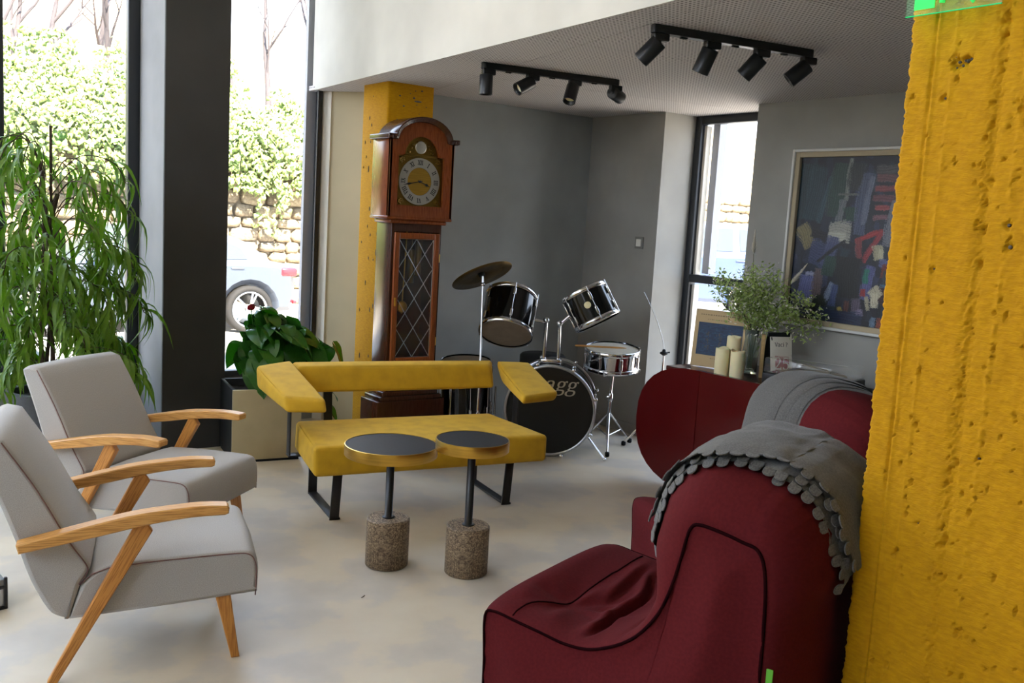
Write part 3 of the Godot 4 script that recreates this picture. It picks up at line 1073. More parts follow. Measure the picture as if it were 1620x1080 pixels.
# ---------- bean bags: outline of the side seam in (depth, height), padded out between the two sides
var seam := []
func bag_point(tt: float, s: float, extra := 0.0) -> Vector3:
	# tt runs along the seam outline, s from -1 (near side) to 1 (far side)
	var n := seam.size()
	var f := clampf(tt, 0, 1) * (n - 1)
	var i := mini(int(f), n - 2)
	var p: Vector2 = seam[i].lerp(seam[i + 1], f - i)
	var i0 := maxi(i - 1, 0)
	var i1 := mini(i + 2, n - 1)
	var d: Vector2 = (seam[i1] - seam[i0]).normalized()
	var nr := Vector2(-d.y, d.x)
	var back := smoothstep(0.52, 0.66, p.y) if p.x > 0.45 else 0.0
	var rear := smoothstep(0.72, 0.77, p.x)
	var puff := 0.028
	puff = lerpf(puff, 0.075, smoothstep(0.42, 0.6, p.y) * (1.0 if p.x > 0.4 else 0.0))
	puff = lerpf(puff, 0.135, back * (1.0 - rear * 0.5))
	puff = lerpf(puff, 0.075, rear * (1.0 - back))
	puff *= smoothstep(0.0, 0.12, p.y + 0.02)
	var w := pow(1.0 - pow(absf(s), 3.2), 0.55)
	var q := p + nr * (puff * w + extra)
	# the seat dips and wrinkles towards its middle
	if p.y < 0.5 and p.x < 0.56 and p.x > 0.01 and p.y > 0.3:
		var c := Vector2((p.x - 0.27) / 0.2, s * 1.2)
		var dip := exp(-c.length_squared() * 0.9)
		var ang := atan2(c.y, c.x)
		var ed := (1.0 - pow(absf(s), 4.0)) * smoothstep(0.0, 0.07, p.x)
		q.y -= 0.03 * dip * ed
		# a tuft off to one side, folds running out of it, and one deep fold before the back
		var tu := Vector2((p.x - 0.145) / 0.1, (s + 0.39) / 0.3)
		var ta := atan2(tu.y, tu.x)
		var tr := tu.length()
		q.y -= ed * 0.02 * exp(-tr * tr * 1.3)
		q.y += ed * 0.0075 * (pow(0.5 + 0.5 * sin(ta * 5.0 + 0.6 + 0.8 * tr), 2.0) + 0.6 * pow(0.5 + 0.5 * sin(ta * 9.0 + 2.0 - 0.5 * tr), 3.0) - 0.5) * smoothstep(0.15, 0.6, tr) * exp(-pow(maxf(tr - 0.7, 0.0), 2.0) * 0.55)
		var fz := p.x - (0.293 - 0.05 * smoothstep(0.0, 0.7, s)) - 0.006 * sin(s * 7.0)
		q.y += ed * smoothstep(-0.95, -0.6, s) * (1.0 - smoothstep(0.35, 0.8, s)) * (0.018 * exp(-pow((fz + 0.022) / 0.02, 2.0)) - 0.03 * exp(-pow(fz / 0.0085, 2.0)))
		var f2 := p.x - 0.215 + 0.03 * s
		q.y += ed * smoothstep(-0.2, 0.1, s) * (1.0 - smoothstep(0.5, 0.9, s)) * (0.011 * exp(-pow((f2 + 0.02) / 0.016, 2.0)) - 0.014 * exp(-pow(f2 / 0.009, 2.0)))
		q.y -= ed * 0.02 * exp(-pow((p.x - 0.455 + 0.05 * s * s) / 0.014, 2.0)) * (1.0 - s * s * 0.8)
	return Vector3(0.34 + s * 0.34 + 0.012 * s * (1.0 - 0.0), q.y, q.x)

func bag_normal(tt: float, s: float) -> Vector3:
	var e := 0.012
	var a := bag_point(tt + e, s) - bag_point(tt - e, s)
	var b := bag_point(tt, minf(s + 0.03, 1)) - bag_point(tt, maxf(s - 0.03, -1))
	var n := b.cross(a).normalized()
	return -n if n.dot(bag_point(tt, s) - Vector3(0.34, 0.25, 0.5)) < 0 else n

func bean_bag(label: String, at: Vector3, turn: float) -> Node3D:
	if seam.is_empty():
		var raw := [Vector2(0.03, 0.0), Vector2(0.012, 0.1), Vector2(0.008, 0.25), Vector2(0.002, 0.37), Vector2(0.03, 0.392), Vector2(0.1, 0.386), Vector2(0.18, 0.378), Vector2(0.264, 0.37), Vector2(0.347, 0.383), Vector2(0.442, 0.437), Vector2(0.505, 0.513), Vector2(0.536, 0.586), Vector2(0.558, 0.672), Vector2(0.569, 0.729), Vector2(0.58, 0.762), Vector2(0.603, 0.771), Vector2(0.661, 0.764), Vector2(0.707, 0.754), Vector2(0.742, 0.744), Vector2(0.762, 0.7), Vector2(0.771, 0.6), Vector2(0.773, 0.4), Vector2(0.77, 0.2), Vector2(0.755, 0.0)]
		seam = catmull(raw, 4)
	var t := thing("bean_bag", label, "bean bag", at, turn, "dark red bean bag loungers")
	var nt := 230
	var ns := 64
	var m := MB.new()
	m.smooth()
	var rows := []
	for i in nt + 1:
		var row := []
		for j in ns + 1:
			var s := sin((float(j) / ns - 0.5) * PI)
			row.append(bag_point(float(i) / nt, s))
		rows.append(row)
	m.sheet(rows, false, false, true)
	m.flat()
	m.quad(rows[0][0], rows[0][ns], rows[nt][ns], rows[nt][0])
	put("seat_cover", m, M.wine, t)
	var wn := FastNoiseLite.new()
	wn.seed = 17
	wn.frequency = 3.0
	for side in [-1.0, 1.0]:
		m = MB.new()
		m.smooth()
		var rings := []
		var bag_side: Array[Vector2] = []
		for i in 97:
			var sp := bag_point(i / 96.0, side)
			bag_side.append(Vector2(sp.z, sp.y))
		for k in 17:
			var f := float(k) / 16
			var row := []
			for i in 97:
				var p := bag_point(i / 96.0, side)
				var q := Vector3(p.x, 0.3, 0.5).lerp(p, maxf(f, 0.001))
				var fold := 0.0
				fold = 0.0035 * sin((q.y - q.z * 0.35) * 95.0 + wn.get_noise_2d(q.z * 2, q.y * 2) * 5.0) * smoothstep(0.55, 0.85, f) * (1.0 - smoothstep(0.93, 1.0, f)) * smoothstep(0.36, 0.46, q.y) * smoothstep(0.4, 0.46, q.z) * (1.0 - smoothstep(0.56, 0.62, q.z))
				var away := 9.0
				for e in range(0, 97, 2):
					var sp := bag_side[e]
					away = minf(away, Vector2(q.z - sp.x, q.y - sp.y).length_squared())
				q.x += side * (0.042 * (1.0 - exp(-away / 0.012)) * smoothstep(0.0, 0.2, q.y) + fold + 0.006 * wn.get_noise_2d(q.z, q.y) * (1.0 - f))
				row.append(q)
			rings.append(row)
		m.sheet(rings, false, false, side > 0)
		put("side_panel", m, M.wine, t)
		var pp := []
		for i in 161:
			var p := bag_point(i / 160.0, side)
			pp.append(p + Vector3(side * 0.002, 0, 0))
		put("piping", one_tube(pp, 0.0042, 6), M.wine_piping, t)
	# seam across the seat front and the pull tag
	var cs := []
	for j in 31:
		var s := -0.98 + j * 1.9 / 30
		var zt := 0.14 - 0.05 * smoothstep(-0.35, -0.8, s) + 0.004 * s
		var best := 0.25
		for e in 90:
			if absf(bag_point(0.15 + e * 0.002, s).z - zt) < absf(bag_point(best, s).z - zt):
				best = 0.15 + e * 0.002
		cs.append(bag_point(best, s) + Vector3(0, 0.0005, 0))
	put("cross_seam", one_tube(cs, 0.0022, 5), M.wine_piping, t)
	return t

func petal() -> ArrayMesh:
	var m := MB.new()
	var poly := [Vector2(-0.014, 0)]
	for k in 9:
		var a := PI * k / 8.0
		poly.append(Vector2(-cos(a) * 0.0145, -0.016 - sin(a) * 0.0145))
	poly.append(Vector2(0.014, 0))
	m.prism(poly, -0.0018, 0.0018, 0.0008)
	return m.mesh()

func build_bags() -> void:
	var bag1 := bean_bag("dark red bean bag lounger nearest the big yellow column, its seat dented", Vector3(1.43, 0, -2.01), 0.347)
	var tg := MB.new()
	tg.box(Vector3(-0.006, 0.43, 0.79), Vector3(0.003, 0.09, 0.022), 0.001)
	var tagm := mat("5fae2a", 0.6)
	put("green_tag", tg, tagm, bag1)
	var bag2 := bean_bag("dark red bean bag lounger half hidden behind the nearer one, before the lacquer desk", Vector3(2.31, 0, -1.945), 1.25)
	var pm := petal()
	# the nearer throw: three layers folded over the back, petals along the near edge
	var th := thing("throw_blanket", "grey wool throw with petal fringe draped over the nearer bean bag", "blanket", bag1.position, 0.347, "grey throws on the bean bags")
	for layer in 3:
		var s0: float = [-0.5, -0.6, -0.55][layer]
		var off: float = [0.032, 0.01, 0.02][layer]
		var t0: float = [0.53, 0.485, 0.5][layer]
		var t1: float = [0.845, 0.86, 0.84][layer]
		var m := MB.new()
		m.smooth()
		var rows := []
		var edge := []
		var nn := FastNoiseLite.new()
		nn.seed = 50 + layer
		nn.frequency = 2.2
		for i in 61:
			var row := []
			var tt := lerpf(t0, t1, i / 60.0)
			var sa := s0 + 0.05 * sin(i * 0.21 + layer) + 0.1 * smoothstep(0.0, 0.35, 0.5 - i / 60.0) * -1.0 + 0.16 * smoothstep(0.6, 1.0, i / 60.0)
			for j in 31:
				var s := lerpf(sa, 1.0, j / 30.0)
				var p := bag_point(tt, clampf(s, -0.96, 0.96))
				var w := 0.011 * nn.get_noise_2d(s * 0.8 + 3.0, tt * 5.0) + 0.012 * exp(-pow((s - 0.62 + (tt - 0.6) * 0.8) / 0.1, 2.0)) + 0.006 * sin(tt * 60.0) * exp(-j * 0.25) * smoothstep(0.6, 1.0, i / 60.0) * 2.0
				p += bag_normal(tt, clampf(s, -0.93, 0.93)) * (off + w)
				row.append(p)
				if j == 0:
					edge.append([p, bag_normal(tt, sa), (bag_point(tt + 0.01, sa) - bag_point(tt - 0.01, sa)).normalized()])
			rows.append(row)
		m.sheet(rows, false, false, true)
		var under := []
		for r in rows:
			var row := []
			for j in r.size():
				row.append(r[j] - Vector3(0, 0.004, 0.0))
			under.append(row)
		m.smooth()
		m.sheet(under)
		put("blanket_layer", m, M.wool, th)
		var last := -1.0
		var dist := 0.0
		for i in range(1, edge.size()):
			dist += edge[i][0].distance_to(edge[i - 1][0])
			if dist - last > 0.0305:
				last = dist
				var up: Vector3 = edge[i][1]
				var x: Vector3 = edge[i][2]
				var outward: Vector3 = x.cross(up).normalized()
				if outward.x > 0:
					outward = -outward
				var dn := (outward - up * (0.22 + 0.16 * sin(i * 1.7) - (0.3 if layer == 0 else 0.0))).normalized()
				var y := -dn
				x = (x - y * x.dot(y)).normalized()
				put("fringe_petal", pm, M.wool, th, Transform3D(Basis(x, y, x.cross(y)), edge[i][0] + up * 0.001))
	# the farther throw: plain, in long folds
	var th2 := thing("throw_blanket", "grey wool throw lying in long folds over the farther bean bag", "blanket", bag2.position, 1.25, "grey throws on the bean bags")
	for layer in 4:
		var s0: float = [0.12, 0.02, -0.08, -0.2][layer]
		var off: float = [0.04, 0.028, 0.018, 0.008][layer]
		var m := MB.new()
		m.smooth()
		var rows := []
		for i in 51:
			var row := []
			var tt := lerpf(0.5 - layer * 0.004, 0.9, i / 50.0)
			for j in 25:
				var s := lerpf(s0 + 0.04 * sin(i * 0.16 + layer * 1.3), 1.02, j / 24.0)
				var hem := 0.012 * exp(-j * 0.55)
				row.append(bag_point(tt, clampf(s, -0.97, 0.97)) + bag_normal(tt, clampf(s, -0.93, 0.93)) * (off - hem + 0.004 * sin(s * 9.0 + tt * 12.0)))
			rows.append(row)
		m.sheet(rows, false, false, true)
		put("blanket_layer", m, M.wool, th2)

# ---------- the clock
func text(s: String, size: float, depth: float, font := "Droid Serif", bold := false, italic := false) -> TextMesh:
	var f := SystemFont.new()
	f.font_names = PackedStringArray([font])
	f.font_weight = 700 if bold else 400
	f.font_italic = italic
	var t := TextMesh.new()
	t.text = s
	t.font = f
	t.font_size = 32
	t.pixel_size = size / 32.0
	t.depth = depth
	return t

func build_clock() -> void:
	var t := thing("longcase_clock", "tall wooden longcase clock with brass dial and leaded glass door", "clock", Vector3(2.772, 0, -4.8))
	var back := -0.215
	# plinth
	var m := MB.new()
	m.box(Vector3(-0.002, 0.2, back / 2), Vector3(0.46, 0.3, -back), 0.004)
	m.box(Vector3(-0.002, 0.03, back / 2 + 0.004), Vector3(0.49, 0.06, -back + 0.02), 0.006)
	m.box(Vector3(-0.002, 0.362, back / 2), Vector3(0.42, 0.03, -back - 0.01), 0.008)
	m.box(Vector3(-0.002, 0.39, back / 2), Vector3(0.38, 0.03, -back - 0.03), 0.008)
	put("plinth", m, M.walnut_dark, t)
	# trunk: a hollow box with an opening for the door
	m = MB.new()
	var fz := -0.03
	m.box(Vector3(-0.158, 0.92, (fz + back) / 2), Vector3(0.02, 1.05, fz - back), 0.002)
	m.box(Vector3(0.158, 0.92, (fz + back) / 2), Vector3(0.02, 1.05, fz - back), 0.002)
	m.box(Vector3(0, 0.92, back + 0.006), Vector3(0.3, 1.05, 0.012))
	m.box(Vector3(0, 1.39, fz - 0.008), Vector3(0.3, 0.08, 0.016))
	m.box(Vector3(0, 0.485, fz - 0.008), Vector3(0.3, 0.16, 0.016))
	put("trunk", m, M.walnut_dark, t)
	var d := Node3D.new()
	d.name = "door"
	t.add_child(d)
	m = MB.new()
	var y0 := 0.56
	var y1 := 1.345
	for s in [-1.0, 1.0]:
		m.box(Vector3(s * 0.134, (y0 + y1) / 2, fz + 0.008), Vector3(0.034, y1 - y0, 0.02), 0.005, 2)
	m.box(Vector3(0, y0 + 0.024, fz + 0.008), Vector3(0.236, 0.048, 0.019), 0.005, 2)
	m.box(Vector3(0, y1 - 0.018, fz + 0.008), Vector3(0.236, 0.036, 0.019), 0.005, 2)
	put("door_frame", m, M.mahogany, d)
	var gy0 := y0 + 0.048
	var gy1 := y1 - 0.036
	m = MB.new()
	m.flat()
	m.quad(Vector3(-0.117, gy0, fz), Vector3(0.117, gy0, fz), Vector3(0.117, gy1, fz), Vector3(-0.117, gy1, fz))
	put("pane", m, M.glass, d)
	var gh := gy1 - gy0
	for fam in [-1.0, 1.0]:
		for k in range(-1, 4):
			# each lead line crosses the whole width in half the height
			var ya := gy1 - k * gh / 4.0
			var yb := ya - gh / 2.0
			var x0 := -0.117
			var x1 := 0.117
			if ya > gy1:
				x0 = lerpf(-0.117, 0.117, (ya - gy1) / (gh / 2))
				ya = gy1
			if yb < gy0:
				x1 = lerpf(-0.117, 0.117, 1.0 - (gy0 - yb) / (gh / 2)) if k != -1 else x1
				yb = gy0
			if ya - yb < 0.01:
				continue
			put("lead_came", one_tube([Vector3(x0 * fam, ya, fz + 0.003), Vector3(x1 * fam, yb, fz + 0.003)], 0.0021, 6), M.chrome_rough, d)
	m = MB.new()
	for s in [[Vector3(-0.116, gy0, fz + 0.003), Vector3(-0.116, gy1, fz + 0.003)], [Vector3(0.116, gy0, fz + 0.003), Vector3(0.116, gy1, fz + 0.003)], [Vector3(-0.116, gy0, fz + 0.003), Vector3(0.116, gy0, fz + 0.003)], [Vector3(-0.116, gy1, fz + 0.003), Vector3(0.116, gy1, fz + 0.003)]]:
		m.tube(s, 0.0022, 6)
	put("lead_border", m, M.chrome_rough, d)
	put("keyhole_plate", one_box(Vector3(-0.136, 0.94, fz + 0.019), Vector3(0.014, 0.05, 0.004), 0.0018), M.brass, d)
	for y in [0.7, 1.2]:
		put("hinge", one_box(Vector3(0.153, y, fz + 0.012), Vector3(0.008, 0.05, 0.012), 0.003), M.brass, t)
	# pendulum and weights behind the glass
	m = MB.new()
	m.lathe([Vector2(0.0, 0.012), Vector2(0.03, 0.009), Vector2(0.036, 0.0), Vector2(0.03, -0.009), Vector2(0.0, -0.012)], 24, Transform3D(Basis(Vector3.RIGHT, PI / 2), Vector3(-0.035, 0.9, -0.11)))
	m.tube([Vector3(-0.035, 0.86, -0.11), Vector3(-0.02, 1.4, -0.11)], 0.004, 6)
	put("pendulum", m, M.brass, t)
	for x in [-0.075, 0.04, 0.085]:
		m = MB.new()
		m.lathe([Vector2(0, 0), Vector2(0.02, 0.002), Vector2(0.021, 0.2), Vector2(0.0, 0.205)], 16, Transform3D(Basis.IDENTITY, Vector3(x, 1.0 + x, -0.15)))
		m.tube([Vector3(x, 1.2 + x, -0.15), Vector3(x, 1.42, -0.15)], 0.002, 5)
		put("weight", m, M.brass_dark, t)
	# hood
	var hw := 0.213
	m = MB.new()
	var z1 := 0.0
	m.box(Vector3(0, 1.408, (back + fz) / 2 + 0.01), Vector3(0.38, 0.024, fz - back + 0.02), 0.008)
	m.box(Vector3(0, 1.428, back / 2), Vector3(hw * 2 + 0.01, 0.018, -back + 0.008), 0.006)
	for s in [-1.0, 1.0]:
		m.box(Vector3(s * (hw - 0.008), 1.655, back / 2), Vector3(0.016, 0.44, -back), 0.002)
	m.box(Vector3(0, 1.66, back + 0.006), Vector3(hw * 2 - 0.03, 0.44, 0.012))
	# front board with an arched opening
	var cx := -0.004
	var outer := [Vector2(-hw, 1.436), Vector2(hw, 1.436), Vector2(hw, 1.872)]
	for k in 17:
		var a := lerpf(0.08, PI - 0.08, k / 16.0)
		outer.append(Vector2(cos(a) * 0.168, 1.868 + sin(a) * 0.112))
	outer.append(Vector2(-hw, 1.872))
	var op := [Vector2(cx + 0.152, 1.502), Vector2(cx + 0.152, 1.785), Vector2(cx + 0.118, 1.785)]
	for k in 17:
		var a := PI * k / 16.0
		op.append(Vector2(cx + cos(a) * 0.112, 1.79 + sin(a) * 0.108))
	op.append_array([Vector2(cx - 0.118, 1.785), Vector2(cx - 0.152, 1.785), Vector2(cx - 0.152, 1.502)])
	# cut along the middle line below and above the opening
	var left := [Vector2(cx, 1.436), Vector2(cx, 1.502)]
	var right := [Vector2(cx, 1.502), Vector2(cx, 1.436), Vector2(hw, 1.436), Vector2(hw, 1.872)]
	for k in 9:
		var a := lerpf(0.08, PI / 2, k / 8.0)
		right.append(Vector2(cos(a) * 0.168 if k < 8 else cx, 1.868 + sin(a) * 0.112))
	for k in range(8, -1, -1):
		var a := PI * k / 16.0
		right.append(Vector2(cx + cos(a) * 0.112, 1.79 + sin(a) * 0.108))
	right.append_array([Vector2(cx + 0.152, 1.785), Vector2(cx + 0.152, 1.502)])
	left = []
	for p in right:
		left.append(Vector2(2 * cx - p.x, p.y))
	for p in left.size():
		if left[p].x < -0.2:
			left[p].x = -hw
	m.prism(right, -0.018, z1)
	m.prism(left, -0.018, z1)
	var hood := put("hood", m, M.walnut, t)
	# arched cornice
	m = MB.new()
	var path := [Vector2(-hw - 0.018, 1.885), Vector2(-0.19, 1.885)]
	for k in 19:
		var a := lerpf(PI - 0.1, 0.1, k / 18.0)
		path.append(Vector2(cos(a) * 0.178, 1.872 + sin(a) * 0.125))
	path.append_array([Vector2(0.19, 1.885), Vector2(hw + 0.018, 1.885)])
	var rows := []
	for i in path.size():
		var p: Vector2 = path[i]
		var e: Vector2 = (path[mini(i + 1, path.size() - 1)] - path[maxi(i - 1, 0)]).normalized()
		var nr := Vector2(-e.y, e.x)
		var row := []
		for c in [[-0.016, 0.004], [-0.012, 0.012], [-0.002, 0.014], [0.004, 0.026], [0.012, 0.028], [0.014, 0.024], [0.014, -0.2], [-0.016, -0.2]]:
			var q := p + nr * float(c[0])
			row.append(Vector3(q.x, q.y, c[1]))
		rows.append(row)
	m.smooth()
	m.sheet(rows, false, true)
	for s in [-1.0, 1.0]:
		m.box(Vector3(s * (hw + 0.009), 1.886, back / 2 + 0.01), Vector3(0.03, 0.03, -back + 0.03), 0.007, 2)
	put("cornice", m, M.walnut_dark, hood)
	# dial
	var dz := -0.022
	m = MB.new()
	m.box(Vector3(cx, 1.643, dz - 0.003), Vector3(0.3, 0.285, 0.006))
	m.lathe([Vector2(0.11, 0), Vector2(0, 0)], 32, Transform3D(Basis(Vector3.RIGHT, PI / 2), Vector3(cx, 1.79, dz)), 0, PI)
	var dial := put("dial_plate", m, M.brass_dark, t)
	var ctr := Vector3(cx, 1.643, dz)
	var turned := Transform3D(Basis(Vector3.RIGHT, PI / 2), ctr)
	m = MB.new()
	m.lathe([Vector2(0.135, 0.0), Vector2(0.135, 0.005), Vector2(0.135, 0.005), Vector2(0.08, 0.005), Vector2(0.08, 0.005), Vector2(0.08, 0.001)], 56, turned)
	put("chapter_ring", m, M.silver, dial)
	m = MB.new()
	m.lathe([Vector2(0.079, 0.002), Vector2(0.0, 0.003)], 40, turned)
	put("dial_centre", m, M.brass, dial)
	m = MB.new()
	m.lathe([Vector2(0.036, 0.0), Vector2(0.036, 0.005), Vector2(0.033, 0.006), Vector2(0.0, 0.006)], 32, Transform3D(Basis(Vector3.RIGHT, PI / 2), Vector3(cx, 1.838, dz)))
	put("strike_dial", m, M.silver, dial)
	m = MB.new()
	for k in 4:
		var c := Vector3(cx + (0.122 if k % 2 else -0.122), 1.643 + (0.118 if k < 2 else -0.118), dz + 0.002)
		for e in 7:
			m.ball(c + Vector3(cos(e * 0.9), sin(e * 0.9), 0) * (0.0 if e == 6 else 0.013), Vector3(0.009, 0.007, 0.004), 8, 5)
	for e in 9:
		var a := 0.25 + e * 0.33
		m.ball(Vector3(cx + cos(a) * 0.078, 1.79 + sin(a) * 0.078, dz + 0.002), Vector3(0.011, 0.008, 0.004), 8, 5)
	m.box(Vector3(cx, 1.79, dz + 0.003), Vector3(0.22, 0.012, 0.006), 0.002)
	put("spandrel_ornament", m, M.brass_dark, dial)
	dial.get_child(dial.get_child_count() - 1).set_meta("kind", "stuff")
	var names := ["XII", "I", "II", "III", "IIII", "V", "VI", "VII", "VIII", "IX", "X", "XI"]
	for k in 12:
		var a := TAU * k / 12.0
		var tm := text(names[k], 0.031, 0.001, "Droid Serif", true)
		put("numeral", tm, M.black_matte, dial, Transform3D(Basis(Vector3.BACK, -a) * Basis.from_scale(Vector3(0.8, 1.15, 1)), ctr + Vector3(sin(a) * 0.108, cos(a) * 0.108, 0.0056)))
	for h in [[111.5, 0.074, 0.009, 0.009], [258.0, 0.116, 0.007, 0.012]]:
		m = MB.new()
		var L: float = h[1]
		m.prism([Vector2(-0.0022, -0.015), Vector2(0.0022, -0.015), Vector2(0.0026, L * 0.5), Vector2(h[2], L * 0.66), Vector2(0.0026, L * 0.8), Vector2(0, L), Vector2(-0.0026, L * 0.8), Vector2(-h[2], L * 0.66), Vector2(-0.0026, L * 0.5)], 0, 0.0015)
		put("hand", m, M.black, dial, Transform3D(Basis(Vector3.BACK, -deg_to_rad(h[0])), ctr + Vector3(0, 0, h[3])))
	m = MB.new()
	m.lathe([Vector2(0.007, 0.004), Vector2(0.007, 0.015), Vector2(0, 0.017)], 12, turned)
	put("hand_boss", m, M.black, dial)

# ---------- drums
func frame_of(y: Vector3, hint := Vector3.UP) -> Basis:
	var x := hint.cross(y).normalized()
	if x.length() < 0.5:
		x = Vector3.RIGHT
	return Basis(x, y, x.cross(y))

func drum(t: Node3D, r: float, l: float, lugs: int, shell: Material, top: Material, bottom: Material, hoop: Material, lug_len: float) -> void:
	# local y is the axis; the batter head lies at y = l
	var m := MB.new()
	m.lathe([Vector2(r - 0.008, 0.004), Vector2(r - 0.008, l - 0.004)], 48)
	put("shell", m, shell, t)
	for e in 2:
		var y := l if e else 0.0
		var d := 1.0 if e else -1.0
		m = MB.new()
		m.lathe([Vector2(r - 0.009, y - d * 0.002), Vector2(r * 0.4, y), Vector2(0, y)], 48)
		put("drum_head", m, top if e else bottom, t)
		m = MB.new()
		m.lathe([Vector2(r - 0.01, y + d * 0.008), Vector2(r - 0.004, y + d * 0.01), Vector2(r, y + d * 0.006), Vector2(r + 0.001, y - d * 0.006), Vector2(r, y - d * 0.018), Vector2(r - 0.008, y - d * 0.018)], 48)
		put("hoop", m, hoop, t)
	for k in lugs:
		var a := TAU * (k + 0.5) / lugs
		for y in ([l * 0.5] if lug_len > l * 0.5 else [lug_len * 0.5 + 0.03, l - lug_len * 0.5 - 0.03]):
			put("lug", one_box(Vector3.ZERO, Vector3(0.016, lug_len, 0.018), 0.006, 2), M.chrome, t, Transform3D(Basis(Vector3.UP, a), Vector3(cos(a) * (r + 0.001), y, -sin(a) * (r + 0.001))))
		m = MB.new()
		m.tube([Vector3(cos(a) * (r + 0.006), -0.004, -sin(a) * (r + 0.006)), Vector3(cos(a) * (r + 0.006), l + 0.008, -sin(a) * (r + 0.006))], 0.0028, 6)
		put("tension_rod", m, M.chrome, t)

func tripod(t: Node3D, hub: Vector3, feet: Array, r := 0.006) -> void:
	for f in feet:
		var m := MB.new()
		m.tube([hub, (f + Vector3(0, 0.02, 0))], r, 8)
		var flat_dir: Vector3 = (f - hub)
		m.tube([Vector3(hub.x, maxf(hub.y - 0.16, 0.05), hub.z), hub.lerp(f, 0.55)], r * 0.7, 6)
		var lg := put("leg", m, M.chrome, t)
		put("rubber_foot", one_box(f + Vector3(0, 0.016, 0), Vector3(0.026, 0.032, 0.026), 0.008), M.rubber, lg)

